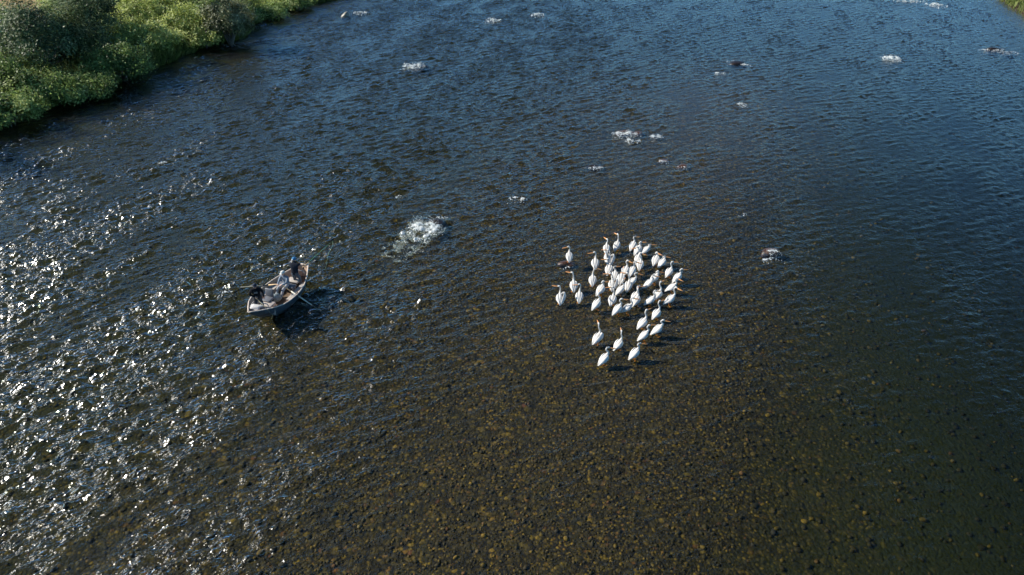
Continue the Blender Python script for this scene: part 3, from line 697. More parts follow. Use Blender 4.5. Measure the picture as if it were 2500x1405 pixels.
# ------------------------------------------------------------------ pelicans
FEATHER = plain('white_feather', (0.63, 0.60, 0.55), 0.75, 0.06, 22, 0.25, 0.15)
WINGF = plain('white_wing_feather', (0.64, 0.62, 0.58), 0.7, 0.08, 30, 0.35, 0.15)
BILL = plain('orange_bill', (0.72, 0.30, 0.10), 0.45, 0.2, 20)
POUCH = plain('yellow_orange_pouch', (0.78, 0.42, 0.16), 0.5, 0.15, 20)
LEGM = plain('orange_leg', (0.75, 0.26, 0.03), 0.5, 0.2, 20)
DARKF = plain('black_flight_feather', (0.02, 0.02, 0.022), 0.6, 0.2, 20)
CROWN = plain('grey_crown_feather', (0.12, 0.11, 0.10), 0.8, 0.3, 40)
def bez(a, b, c, d, t): u = 1 - t; return a * u ** 3 + b * 3 * u * u * t + c * 3 * u * t * t + d * t ** 3
def pelican(feet, head, hd, bill, label, wing='', dark=False, size=1.0):
    F = at(*feet); hz_bed = gzs(F.x, F.y)
    if wing.endswith('k'): hz_bed = 0.07; F = at(*feet, 0.07); F.z = 0
    rh = -R(hd); fw = Vector((-math.sin(rh), math.cos(rh), 0))
    dr = ray(*head); hp = F + fw * 0.22; t = hp.y / dr.y; hz = CAM_H + dr.z * t - hz_bed
    hz = max(0.74, min(1.12, hz / size)); hx = max(-0.10, min(0.10, ((dr.x * t) - hp.x) * math.cos(rh)))
    r = random.Random(int(feet[0] * 7 + feet[1]))
    e = empty('pelican', (F.x, F.y, hz_bed), rh); e.scale = (size,) * 3
    tl = r.uniform(-0.05, 0.05)                       # body pitch varies a little
    spine = [(-0.37, 0.225), (-0.31, 0.262), (-0.235, 0.31), (-0.135, 0.375), (-0.025, 0.44), (0.075, 0.50), (0.15, 0.56), (0.195, 0.625)]
    rads = [(0.036, 0.012), (0.070, 0.026), (0.095, 0.058), (0.128, 0.104), (0.146, 0.136), (0.138, 0.140), (0.100, 0.108), (0.060, 0.070)]
    P = [Vector((0, y, z + tl * (y + 0.1))) for y, z in spine]
    nb = P[-1]; br_ = -R(bill - hd); bd = Vector((-math.sin(br_), math.cos(br_), 0))     # bill direction in body space
    htop = Vector((hx, 0.20, hz - 0.05)); dz = htop.z - nb.z
    sc_ = 0.10 + 0.10 * max(0.0, 1 - dz / 0.42)       # a lower head folds the neck into an S
    c1 = nb + Vector((0, 0.05 + sc_ * 0.9, 0.30 * dz)); c2 = htop + Vector((-bd.x * 0.05, -sc_ * 0.9 - 0.02, -0.38 * dz))
    for i in range(1, 9):
        s_ = i / 8; P.append(bez(nb, c1, c2, htop, s_)); q = 0.054 - 0.024 * min(1, s_ * 1.5); rads.append((q, q * 1.08))
    P += [htop + bd * 0.025 + Vector((0, 0, 0.028)), htop + bd * 0.065 + Vector((0, 0, 0.032)), htop + bd * 0.11 + Vector((0, 0, 0.02)), htop + bd * 0.135 + Vector((0, 0, 0.012))]
    rads += [(0.042, 0.045), (0.044, 0.046), (0.034, 0.036), (0.020, 0.022)]
    MB().loft(P, rads, n=12).build('body', FEATHER, e)
    # bill: long flat upper half with a nail, pouch hanging below
    b0 = htop + bd * 0.11 + Vector((0, 0, 0.016)); drop = r.uniform(-0.22, -0.08); ax = (bd + Vector((0, 0, drop))).normalized()
    ln = 0.33
    bl_ = MB().loft([b0, b0 + ax * 0.1, b0 + ax * 0.22, b0 + ax * 0.31, b0 + ax * ln + Vector((0, 0, -0.012))], [(0.024, 0.020), (0.021, 0.014), (0.020, 0.010), (0.015, 0.009), (0.005, 0.006)], n=8).build('bill', BILL, e)
    dn = Vector((0, 0, -1))
    MB().loft([b0 + dn * 0.015, b0 + ax * 0.09 + dn * 0.028, b0 + ax * 0.2 + dn * 0.022, b0 + ax * 0.30 + dn * 0.010], [(0.018, 0.022), (0.020, 0.030), (0.016, 0.020), (0.007, 0.006)], n=8).build('pouch', POUCH, bl_)
    if dark:
        MB().loft([htop + Vector((0, 0, 0.05)) - bd * 0.03, htop + bd * 0.02 + Vector((0, 0, 0.068)), htop + bd * 0.07 + Vector((0, 0, 0.066))], [(0.022, 0.012), (0.03, 0.014), (0.018, 0.01)], n=8).build('crown_patch', CROWN, e)
    # folded wings: shoulder, bend, long tertials over the tail
    for s in (-1, 1):
        up = ('b' in wing) or ('r' in wing and s == 1) or ('l' in wing and s == -1)
        if not up:
            fl = r.uniform(0.0, 0.025)
            pts = [(s * 0.082, 0.155, 0.60), (s * (0.124 + fl), 0.105, 0.58), (s * (0.146 + fl), 0.01, 0.525), (s * (0.132 + fl), -0.10, 0.45), (s * 0.098, -0.20, 0.375), (s * 0.056, -0.30, 0.30), (s * 0.026, -0.355, 0.25)]
            rr = [(0.016, 0.04), (0.027, 0.074), (0.032, 0.098), (0.030, 0.094), (0.026, 0.068), (0.018, 0.036), (0.009, 0.013)]
        else:
            pts = [(s * 0.08, 0.13, 0.61), (s * 0.16, 0.15, 0.70), (s * 0.23, 0.11, 0.73), (s * 0.24, -0.01, 0.63), (s * 0.18, -0.14, 0.48), (s * 0.10, -0.26, 0.35), (s * 0.05, -0.33, 0.27)]
            rr = [(0.025, 0.04), (0.025, 0.06), (0.028, 0.08), (0.030, 0.11), (0.028, 0.10), (0.021, 0.065), (0.010, 0.016)]
        w = MB().loft([Vector((x, y, z + tl * (y + 0.1))) for x, y, z in pts], rr, n=10, up=(-s * 0.55, 0, 1)).build('wing', WINGF, e)
        MB().loft([Vector((s * 0.092, -0.15, 0.345)), Vector((s * 0.068, -0.25, 0.285)), Vector((s * 0.036, -0.345, 0.235))], [(0.008, 0.024), (0.008, 0.022), (0.004, 0.007)], n=6, up=(-s * 0.5, 0, 1)).build('flight_feathers', DARKF, w)
    for s in (-1, 1):
        st = r.uniform(-0.05, 0.05)
        lg = MB().loft([Vector((s * 0.062, 0.0, 0.36)), Vector((s * 0.068, -0.01, 0.19)), Vector((s * 0.072, 0.03 + st, 0.02))], [0.030, 0.016, 0.014], n=7)
        a = Vector((s * 0.072, 0.01 + st, 0.025)); tips = [a + Vector((-0.06, 0.10, -0.012)), a + Vector((0, 0.135, -0.012)), a + Vector((0.06, 0.10, -0.012))]
        for tp in tips: lg.loft([a, a.lerp(tp, 0.5) + Vector((0, 0, 0.004)), tp], [0.012, 0.010, 0.006], n=5)
        lg.add([a, tips[0], tips[1], tips[2], a - Vector((0, 0, 0.008)), tips[0] - Vector((0, 0, 0.005)), tips[1] - Vector((0, 0, 0.005)), tips[2] - Vector((0, 0, 0.005))], [(0, 3, 2, 1), (4, 5, 6, 7), (0, 1, 5, 4), (1, 2, 6, 5), (2, 3, 7, 6), (3, 0, 4, 7)])
        lg.build('leg', LEGM, e)
    return tag(e, label, 'pelican', 'flock of white pelicans standing on the shallow bar')
PEL = [
 ((1389, 642), (1390.4, 601), 2, -98, 'pelican standing on the rusty red boulder, bill to the left', 'k'),
 ((1452.7, 652), (1454, 615), 5, -95, 'tall pelican with bill to the left, second from the left in the top row', ''),
 ((1480, 616), (1483.5, 584), 5, -25, 'pelican seen from behind at the top of the flock, left of the farthest one', ''),
 ((1504.8, 608), (1510, 572), 25, -30, 'farthest pelican at the top of the flock, neck straight up', ''),
 ((1487, 645), (1487.7, 609), 5, -80, 'pelican with both wings held open, near the top of the flock', 'b'),
 ((1486, 667), (1487, 631.7), 20, -90, 'pelican with level bill to the left just below the open winged one', ''),
 ((1500, 682), (1499, 650), 15, 72, 'dark headed pelican with raised bill to the right in the tight middle cluster', '', True),
 ((1494, 705), (1493, 667), 5, -85, 'pelican with bill to the left and right wing lifted in the tight middle cluster', 'r'),
 ((1400, 706), (1399, 661), 0, -60, 'pelican with bill raised to upper left, below the red boulder', ''),
 ((1446, 693), (1451.5, 653), 5, 95, 'dark headed pelican with bill to the right directly below the tall left facing one', '', True),
 ((1527, 669), (1530.5, 635), 25, 120, 'pelican with orange bill tucked to the lower right, middle of the top rows', ''),
 ((1515, 690), (1519, 657), 15, 20, 'pelican with hidden bill facing away in the tight middle cluster', ''),
 ((1533, 707), (1533, 667), 20, -70, 'pelican with yellowish bill raised to the left, right side of the middle cluster', ''),
 ((1544, 608), (1548, 577), 30, 80, 'pelican with dark bill to the right in the top row, right of the farthest one', '', True),
 ((1556.7, 619), (1562, 591), 40, 80, 'pelican with thin neck behind the big billed one in the top row', ''),
 ((1557, 641), (1557.6, 603.5), 25, -102, 'pelican with large orange bill to the left in the top row', ''),
 ((1562, 655), (1560, 617), 15, 112, 'pelican with large orange bill to the lower right, below the left billed one', ''),
 ((1575.5, 621), (1575.5, 598), 75, 85, 'crouched pelican facing right at the end of the top row', '', True),
 ((1600, 644), (1597.7, 616), 30, 130, 'pelican with short orange bill turned right, left of the pair on the upper right', ''),
 ((1616, 650), (1617, 627), 45, 100, 'dark headed pelican, right of the pair on the upper right', '', True),
 ((1632.7, 673), (1639.6, 639), 40, 85, 'pelican with red bill to the right and loose wings on the right side', ''),
 ((1653, 687), (1661.8, 657), 55, 88, 'pelican stretching its red bill to the right, highest of the three at the right edge', ''),
 ((1543, 670), (1549, 637.7), 30, 105, 'pelican with dark bill to the lower right in front of the large billed one', '', True),
 ((1542.6, 697), (1547, 666.7), 65, 105, 'pelican with thick bill to the right, right of the middle cluster', '', True),
 ((1597, 689), (1600, 663.4), 55, 95, 'pelican with dull bill behind the dark headed one, right of centre', ''),
 ((1583, 702), (1590, 673), 70, 98, 'pelican with black head and thin bill to the right, right of centre', '', True),
 ((1638.7, 711), (1648, 678), 80, 128, 'pelican with long bill pointing down right, upper of two alike at the right edge', ''),
 ((1635, 741), (1646, 701), 70, 128, 'pelican with long bill pointing down right, lower of two alike at the right edge', ''),
 ((1605.4, 729), (1609.7, 690), 45, 45, 'pelican with bill pointing up and away, behind the red billed one', ''),
 ((1586.6, 743), (1592.6, 711), 70, 75, 'pelican with dark neck and red bill raised to the right', ''),
 ((1550, 733), (1557.6, 697.6), 40, 85, 'pelican with short bill to the right, behind another one below the middle cluster', '', True),
 ((1551.6, 743), (1556.7, 706), 35, 20, 'pelican facing away in front of a short billed one, below the middle cluster', ''),
 ((1530.4, 762), (1536, 727.5), 75, 100, 'pelican facing right with orange bill, right one of the pair below the middle', ''),
 ((1602, 775), (1607, 736), 45, 60, 'tall pelican facing away to the upper right, below the two long billed ones', ''),
 ((1567.6, 799), (1575.5, 758), 50, 50, 'pelican with red bill raised to the upper right, above the bottom group', ''),
 ((1367, 737), (1367.3, 698), 0, -72, 'leftmost pelican, right wing lifted and bill to the left', 'r'),
 ((1414, 733), (1416.9, 693), 5, -90, 'pelican with bill to the left, second from the left, beside the leftmost one', ''),
 ((1465.5, 717), (1469.8, 687), 40, 88, 'pelican with pale bill to the right, left of the middle cluster', ''),
 ((1456, 752), (1459, 717), 45, 10, 'pelican facing away alone, lower left of the middle cluster', ''),
 ((1494, 741), (1499, 699), 20, -80, 'pelican with yellow bill to the left at the bottom of the middle cluster', ''),
 ((1514, 717), (1514, 686), 55, 30, 'pelican facing away right in the shade of the middle cluster', ''),
 ((1507, 765), (1514, 730), 50, 92, 'pelican with orange brown bill to the right, left one of the pair below the middle', ''),
 ((1457, 835), (1461, 789), 40, -5, 'pelican with neck straight up and right wing lifted, left of the bottom group', 'r'),
 ((1509, 850), (1518, 809), 45, 0, 'pelican with orange bill raised straight up in the bottom group', ''),
 ((1474, 887), (1479.4, 849), 50, 92, 'nearest pelican at the bottom left, pink bill level to the right', '', True),
 ((1548.6, 873), (1559, 837.6), 55, 87, 'pelican at the bottom right of the flock, dark head and pink bill to the right', '', True),
 ((1571, 829), (1581, 794.6), 65, 75, 'left one of two overlapping pelicans in the bottom group, dull bill to the right', ''),
 ((1604.5, 815), (1608.5, 783), 70, 98, 'right one of two overlapping pelicans in the bottom group, grey bill to the right', ''),
]
for k, p in enumerate(PEL): pelican(*p, size=0.92 + 0.08 * ((k * 37) % 10) / 10)

# ------------------------------------------------------------------ drift boat
BANG = R(70.6); BC = Vector((-11.51, 29.50, 0.0))
BM = Matrix.Translation(BC) @ Matrix.Rotation(BANG, 4, 'Z')         # boat space: X bow -> stern, Y to the far side, Z up
BI = BM.inverted()
def bpx(px, py, z): return BI @ at(px, py, z)
def zm(x, y): return 540 + x / 6.387, 600 + y / 6.387
HULL = plain('slate_blue_hull', (0.07, 0.095, 0.125), 0.4, 0.15, 5, 0.0, 0.5)
INNER = plain('tan_inner_hull', (0.44, 0.31, 0.22), 0.55, 0.15, 6)
GUN = plain('pale_gunwale', (0.58, 0.48, 0.39), 0.5, 0.1, 8)
DECK = plain('light_grey_deck', (0.32, 0.31, 0.30), 0.6, 0.1, 8)
FLOORM = plain('tan_floor_mat', (0.14, 0.095, 0.06), 0.8, 0.3, 10)
SEATM = plain('grey_vinyl', (0.13, 0.135, 0.15), 0.5, 0.12, 9)
LOCK = plain('light_locker', (0.42, 0.37, 0.32), 0.55, 0.1, 8)
BLACK = plain('black_metal', (0.02, 0.02, 0.022), 0.45, 0.2, 12)
CORK = plain('tan_wood', (0.62, 0.42, 0.22), 0.6, 0.2, 18)
OARM = plain('pale_oar_shaft', (0.50, 0.48, 0.40), 0.5, 0.15, 10)
OARD = plain('dark_oar_shaft', (0.10, 0.10, 0.08), 0.5, 0.25, 10)
BLADE = plain('dark_green_blade', (0.012, 0.018, 0.010), 0.45, 0.3, 10)
boat = empty('drift_boat', BC, BANG)
tag(boat, 'slate blue drift boat with tan inside and pale gunwales, carrying three anglers', 'boat')
st_s = [-2.30, -2.15, -1.9, -1.67, -1.3, -0.9, -0.4, 0.19, 0.8, 1.29, 1.7, 2.05, 2.30]
st_w = [0.03, 0.12, 0.33, 0.50, 0.76, 0.93, 1.0, 1.0, 0.92, 0.76, 0.58, 0.40, 0.27]
st_g = [0.86, 0.83, 0.77, 0.73, 0.67, 0.62, 0.58, 0.57, 0.59, 0.64, 0.70, 0.77, 0.83]
def hull_ring(i):
    s, w, g = st_s[i], st_w[i], st_g[i]; q = (s + 2.3) / 4.6
    sb = s + 0.62 * (1 - q) ** 3 - 0.10 * q ** 3                      # stem rakes forward
    wb = max(0.02, w * 0.66 - 0.03); zb = -0.10 + 0.30 * max(0, (abs(q - 0.5) * 2 - 0.35) / 0.65) ** 2
    return s, w, g, sb, wb, zb
V, F = [], []; n_ = len(st_s)
for i in range(n_):
    s, w, g, sb, wb, zb = hull_ring(i)
    mid = lambda y: ((s * 0.55 + sb * 0.45), y, g * 0.5 + zb * 0.5)
    wm = (w * 0.58 + wb * 0.42) + 0.035
    V += [(s, w, g), mid(wm), (sb, wb, zb), (sb, -wb, zb), mid(-wm), (s, -w, g)]
for i in range(n_ - 1):
    for k in range(5): F.append((i * 6 + k, i * 6 + k + 1, (i + 1) * 6 + k + 1, (i + 1) * 6 + k))
F.append((0, 5, 4, 3, 2, 1)); F.append(tuple((n_ - 1) * 6 + k for k in range(6)))
obj('hull', V, F, HULL, boat)
V, F = [], []
for i in range(n_):
    s, w, g, sb, wb, zb = hull_ring(i); q = (s + 2.3) / 4.6
    s2 = s + (0.06 if i == 0 else -0.04 if i == n_ - 1 else 0); w2 = max(0.012, w - 0.03)
    fz = 0.085; f_ = (fz - zb) / (g - zb) if g > fz else 0
    wf_ = max(0.01, (wb + (w - wb) * max(0, f_)) - 0.02); sf = sb + (s - sb) * max(0, f_) + (0.05 if i == 0 else -0.04 if i == n_ - 1 else 0)
    V += [(s2, w2, g - 0.004), ((s2 + sf) / 2, (w2 + wf_) / 2 + 0.03, (g + max(zb, fz)) / 2), (sf, wf_, max(zb + 0.02, fz)), (sf, -wf_, max(zb + 0.02, fz)), ((s2 + sf) / 2, -(w2 + wf_) / 2 - 0.03, (g + max(zb, fz)) / 2), (s2, -w2, g - 0.004)]
for i in range(n_ - 1):
    for k in (0, 1, 3, 4): F.append((i * 6 + k, (i + 1) * 6 + k, (i + 1) * 6 + k + 1, i * 6 + k + 1))
F.append((0, 1, 2, 3, 4, 5)); F.append(tuple((n_ - 1) * 6 + k for k in (5, 4, 3, 2, 1, 0)))
obj('inner_hull', V, F, INNER, boat)
FLV, FLF = [], []
for i in range(1, n_):
    a = V[i * 6 + 2]; FLV += [(a[0], a[1] - 0.004, max(a[2] + 0.004, 0.10)), (a[0], -a[1] + 0.004, max(a[2] + 0.004, 0.10))]
for i in range(n_ - 2): FLF.append((i * 2 + 1, i * 2 + 3, i * 2 + 2, i * 2))
obj('floor', FLV, FLF, FLOORM, boat, smooth=False)
for s in (1, -1):
    MB().loft([(st_s[i], s * (st_w[i] - 0.012), st_g[i] + 0.012) for i in range(n_)], [(0.034, 0.024)] * n_, n=8).build('gunwale', GUN, boat)
MB().loft([(2.30, -0.27, 0.835), (2.33, 0, 0.85), (2.30, 0.27, 0.835)], [(0.035, 0.025)] * 3, n=8).build('transom_cap', GUN, boat)
# bow deck with a raised pad, side lockers with hatches, braces
dk = MB(); dv = []
for i in range(0, 5):
    dv += [(st_s[i] + (0.07 if i == 0 else 0), max(0.01, st_w[i] - 0.04), st_g[i] - 0.10), (st_s[i] + (0.07 if i == 0 else 0), -max(0.01, st_w[i] - 0.04), st_g[i] - 0.10)]
dk.add(dv, [(i * 2 + 1, i * 2 + 3, i * 2 + 2, i * 2) for i in range(4)])
e0, e1 = Vector(dv[8]), Vector(dv[9]); dk.add([e0, e1, e1 + Vector((0, 0, -0.35)), e0 + Vector((0, 0, -0.35))], [(0, 1, 2, 3)])
dk.build('bow_deck', DECK, boat, smooth=False)
for s in (1, -1):
    for a, b_ in ((-0.25, 0.62), (0.66, 1.38)):
        wa, wb_ = np.interp(a, st_s, st_w) - 0.06, np.interp(b_, st_s, st_w) - 0.06; t = 0.42
        y0, y1 = s * 0.56 if a < 0.6 else s * 0.50, 0
        P = [(a, y0, 0.11), (b_, y0 * 0.92, 0.11), (b_, s * wb_ * 0.86, 0.11), (a, s * wa * 0.86, 0.11), (a, y0, t), (b_, y0 * 0.92, t), (b_, s * wb_ * 0.97, t), (a, s * wa * 0.97, t)]
        lk = obj('side_locker', P, [(4, 5, 6, 7), (0, 1, 5, 4), (1, 2, 6, 5), (2, 3, 7, 6), (3, 0, 4, 7)], LOCK, boat, smooth=False)
        cx_, cy_ = (a + b_) / 2, (y0 + s * (wa + wb_) / 2) / 2
        MB().add(*rbox((cx_, cy_, t + 0.012), (0.34, 0.16, 0.018), 0.006)).build('hatch', DECK, lk)
        MB().add(*rbox((cx_ + 0.22, cy_, t + 0.01), (0.07, 0.04, 0.015), 0.005)).build('latch', BLACK, lk)
# swivel seat of the bow angler
sx_, sy_ = -0.62, 0.20
sb_ = MB().add(*rbox((sx_, sy_, 0.50), (0.44, 0.46, 0.10), 0.035)).build('seat', SEATM, boat)
MB().add(*rbox((sx_ + 0.24, sy_ + 0.02, 0.74), (0.09, 0.46, 0.42), 0.04, Matrix.Rotation(R(8), 3, 'Y'))).build('backrest', SEATM, sb_)
MB().loft([(sx_, sy_, 0.10), (sx_, sy_, 0.46)], [0.05, 0.05], n=10).build('pedestal', BLACK, sb_)
# storage box under the seat front
MB().add(*rbox((-0.88, 0.02, 0.29), (0.46, 0.62, 0.36), 0.03)).build('storage_box', LOCK, boat)
# rower's bench and stern seat
rb = MB().add(*rbox((0.80, 0.10, 0.47), (0.36, 1.0, 0.09), 0.03)).build('rowing_bench', SEATM, boat)
for s in (0.42, -0.42): MB().add(*rbox((0.80, 0.10 + s, 0.26), (0.30, 0.05, 0.34), 0.01)).build('bench_support', DECK, rb)
ss = MB().add(*rbox((1.28, -0.02, 0.50), (0.40, 0.66, 0.10), 0.035)).build('stern_seat', LOCK, boat)
MB().add(*rbox((1.28, -0.02, 0.27), (0.34, 0.56, 0.34), 0.02)).build('seat_shade_box', BLACK, ss)  # black block stands in for the shade below the stern seat
kb = MB().loft([(1.78, -0.42, 0.64), (1.72, -0.30, 0.86), (1.72, 0.30, 0.86), (1.78, 0.42, 0.64)], [0.025] * 4, n=8).build('leg_brace', DECK, boat)
kb2 = MB().loft([(-1.42, -0.55, 0.60), (-1.36, -0.36, 0.82), (-1.36, 0.36, 0.82), (-1.42, 0.55, 0.60)], [0.025] * 4, n=8).build('leg_brace', DECK, boat)
MB().loft([(2.22, 0.0, 0.84), (2.52, 0.0, 0.88), (2.60, 0, 0.82)], [0.025, 0.022, 0.03], n=8).build('anchor_arm', BLACK, boat)
LK = {1: Vector((0.19, 0.985, 0.60)), -1: Vector((0.19, -0.985, 0.60))}
for s in (1, -1):
    p = LK[s]; MB().loft([p, p + Vector((0, 0, 0.10))], [0.018, 0.018], n=8).loft([p + Vector((-0.05, 0, 0.16)), p + Vector((-0.045, 0, 0.11)), p + Vector((0, 0, 0.09)), p + Vector((0.045, 0, 0.11)), p + Vector((0.05, 0, 0.16))], [0.012] * 5, n=6, up=(0, 1, 0)).build('oarlock', BLACK, boat)
# cloth and bag lying in the boat
def lumpy(center, d, seed, m, name, label, cat, amp=0.14):
    v, f = ico(3, seed, amp); o = obj(name, [(q[0] * d[0], q[1] * d[1], max(q[2], -0.75) * d[2]) for q in v], f, m)
    o.location = BM @ Vector(center); o.rotation_euler = (0, 0, BANG + 0.3); return tag(o, label, cat)
WHITE = plain('white_cloth', (0.50, 0.49, 0.47), 0.8, 0.08, 12, 0.4)
BAGM = plain('teal_grey_bag', (0.22, 0.27, 0.27), 0.7, 0.35, 14, 0.5)
lumpy((-1.62, 0.10, 0.71), (0.26, 0.34, 0.085), 31, WHITE, 'white_cloth', 'crumpled white cloth on the bow deck in front of the standing angler', 'cloth', 0.25)
lumpy((-0.14, 0.16, 0.30), (0.26, 0.28, 0.24), 32, BAGM, 'gear_bag', 'teal grey gear bag on the boat floor at the rower\'s feet', 'bag')

def obj_world(o): o.location = BC; o.rotation_euler = (0, 0, BANG); return o
def oar(side, gp, bp_, label, sm):
    """gp grip end and bp_ blade end in boat space"""
    e = empty('oar', BC, BANG); d = (bp_ - gp).normalized(); L_ = (bp_ - gp).length
    MB().loft([gp + d * 0.55, gp + d * (L_ - 0.82)], [0.034, 0.030], n=8).build('shaft', sm, e)
    MB().loft([gp - d * 0.06, gp + d * 0.1, gp + d * 0.56], [0.024, 0.028, 0.034], n=8).build('grip', CORK, e)
    b0 = gp + d * (L_ - 0.86)
    MB().loft([b0, b0 + d * 0.12, b0 + d * 0.40, b0 + d * 0.80, b0 + d * 0.86], [(0.024, 0.02), (0.06, 0.014), (0.085, 0.011), (0.085, 0.009), (0.05, 0.006)], n=10, up=(0.5, 0, 0.8)).build('blade', BLADE, e)
    MB().loft([gp + d * 0.80, gp + d * 0.98], [0.034, 0.034], n=10).build('oar_stop', BLACK, e)
    return tag(e, label, 'oar', 'pair of oars held by the rower')
GL, GR = bpx(*zm(882, 604), 0.90), bpx(*zm(946, 618), 0.90)
def through(g, lock, L_): return g + (lock - g).normalized() * L_
oarL = bpx(*zm(100, 668), 0.12); oar(1, GL, oarL, 'oar on the left of the picture, dark blade lifted just above the water', OARD)
wR = bpx(*zm(1480, 970), 0.0); oar(-1, GR, GR + (wR - GR) * 1.28, 'oar on the right of the picture, pale shaft dipping into the water', OARM)

# ------------------------------------------------------------------ people
SKIN = plain('skin', (0.55, 0.34, 0.25), 0.55, 0.1, 25)
def ik(a, c, l1, l2, pole):
    d = c - a; L_ = min(d.length, (l1 + l2) * 0.985); d.normalize(); x = (l1 * l1 - l2 * l2 + L_ * L_) / (2 * L_); h = math.sqrt(max(0, l1 * l1 - x * x))
    p = (pole - d * pole.dot(d)).normalized(); return a + d * x + p * h, a + d * L_
def person(pos, rz, J, mats, label, cap_m, grip_axes, cap='cap', bend=0.0):
    """J: joints in person space (x right, y forward). mats: jacket, trousers, boots. One skinned body mesh with clothes by region."""
    M = Matrix.Translation(pos) @ Matrix.Rotation(rz, 4, 'Z')
    vs_, es, rd, bone = [], [], [], []
    def v(p, r): vs_.append(Vector(p)); rd.append(r if isinstance(r, tuple) else (r, r)); return len(vs_) - 1
    def e(a, b, kind): es.append((a, b)); bone.append((a, b, kind))
    pel = v(J['pelvis'], (0.17, 0.13)); wa = v(J['waist'], (0.165, 0.13)); ch = v(J['chest'], (0.185, 0.145)); nb = v(J['neck'], (0.075, 0.075)); hb = v(J['head'] + Vector((0, 0.0, -0.07)), (0.07, 0.08)); hd = v(J['head'] + Vector((0, 0.012, 0.02)), (0.082, 0.10)); ht = v(J['head'] + Vector((0, -0.004, 0.10)), (0.062, 0.075))
    e(pel, wa, 1); e(wa, ch, 1); e(ch, nb, 1); e(nb, hb, 0); e(hb, hd, 0); e(hd, ht, 0)
    for s, k in ((-1, 'L'), (1, 'R')):
        sh = v(J['sh' + k], (0.085, 0.085)); el, wr = ik(J['sh' + k], J['hand' + k], 0.30, 0.27, J['pole' + k]); i_el = v(el, 0.058); i_wr = v(wr, 0.040)
        fd = (wr - el).normalized(); pm = v(wr + fd * 0.065, (0.038, 0.030)); e(ch, sh, 1); e(sh, i_el, 1); e(i_el, i_wr, 1); e(i_wr, pm, 0)
        g = grip_axes.get(k, Vector((1, 0, 0))); g = (g - fd * g.dot(fd)).normalized(); c_ = fd.cross(g).normalized()
        if c_.z > 0: c_ = -c_
        P0 = wr + fd * 0.075
        for q, ln in enumerate((0.038, 0.043, 0.041, 0.033)):
            o_ = g * (q - 1.5) * 0.021; f1 = v(P0 + o_ + fd * 0.022, 0.0095); f2 = v(P0 + o_ + fd * (0.022 + ln), 0.009); f3 = v(P0 + o_ + fd * (0.015 + ln) + c_ * ln * 0.8, 0.0085); f4 = v(P0 + o_ + fd * 0.012 + c_ * ln * 1.0, 0.008)
            e(pm, f1, 0); e(f1, f2, 0); e(f2, f3, 0); e(f3, f4, 0)
        t1 = v(wr + fd * 0.045 + g * 0.040, 0.011); t2 = v(wr + fd * 0.075 + g * 0.048 + c_ * 0.025, 0.010); e(pm, t1, 0); e(t1, t2, 0)
        hp = v(J['hip' + k], (0.105, 0.105)); kn, an = ik(J['hip' + k], J['foot' + k] + Vector((0, 0, 0.09)), 0.44, 0.44, Vector((s * 0.12, 1, 0.1))); i_k = v(kn, 0.082); i_a = v(an, 0.064); tfd = J.get('toe', Vector((0, 1, 0)))
        e(pel, hp, 2); e(hp, i_k, 2); e(i_k, i_a, 2); toe = v(an + tfd * 0.17 + Vector((0, 0, -0.05)), (0.045, 0.04)); e(i_a, toe, 3)
    me_ = bpy.data.meshes.new('person'); me_.from_pydata([tuple(q) for q in vs_], es, []); o = bpy.data.objects.new('tmp', me_); C.objects.link(o)
    o.modifiers.new('skin', 'SKIN')
    if not me_.skin_vertices: bpy.context.view_layer.objects.active = o; bpy.ops.mesh.customdata_skin_add()
    sv = me_.skin_vertices[0].data
    for i, r in enumerate(rd): sv[i].radius = r; sv[i].use_root = (i == 0)
    o.modifiers['skin'].use_smooth_shade = True
    ss_ = o.modifiers.new('sub', 'SUBSURF'); ss_.levels = 1; ss_.render_levels = 1
    dg = bpy.context.evaluated_depsgraph_get(); fm = bpy.data.meshes.new_from_object(o.evaluated_get(dg)); bpy.data.objects.remove(o)
    fm.name = 'person'; fm.materials.clear()
    for m in (SKIN, *mats): fm.materials.append(m)
    A = np.array([vs_[a] for a, b_, k in bone]); B_ = np.array([vs_[b_] for a, b_, k in bone]); KD = np.array([k for *_, k in bone])
    cs = np.array([p.center for p in fm.polygons]); AB = B_ - A
    tt = np.clip(((cs[:, None] - A) * AB).sum(2) / (AB ** 2).sum(1), 0, 1); D = np.linalg.norm(cs[:, None] - (A + tt[..., None] * AB), axis=2)
    rr = np.array([0.5 * (max(rd[a]) + max(rd[b_])) for a, b_, k in bone])
    kd = KD[np.argmin(D / rr, axis=1)]
    fm.polygons.foreach_set('material_index', kd.astype(np.int32)); fm.polygons.foreach_set('use_smooth', [True] * len(fm.polygons)); fm.update()
    body = bpy.data.objects.new('person', fm); C.objects.link(body); body.matrix_world = M; body.location = pos; body.rotation_euler = (0, 0, rz)
    H = J['head']
    # nose, ears and eyes on the head, cap or hood over it
    MB().loft([H + Vector((0, 0.095, 0.035)), H + Vector((0, 0.125, 0.0)), H + Vector((0, 0.10, -0.018))], [0.010, 0.016, 0.012], n=6).build('nose', SKIN, body)
    for s in (-1, 1):
        MB().loft([H + Vector((s * 0.034, 0.088, 0.03)), H + Vector((s * 0.034, 0.108, 0.03))], [(0.016, 0.009), (0.010, 0.005)], n=8).build('eye', BLACK, body)
        MB().loft([H + Vector((s * 0.085, 0.0, -0.02)), H + Vector((s * 0.098, -0.008, 0.01)), H + Vector((s * 0.088, -0.005, 0.035))], [0.010, 0.014, 0.010], n=6).build('ear', SKIN, body)
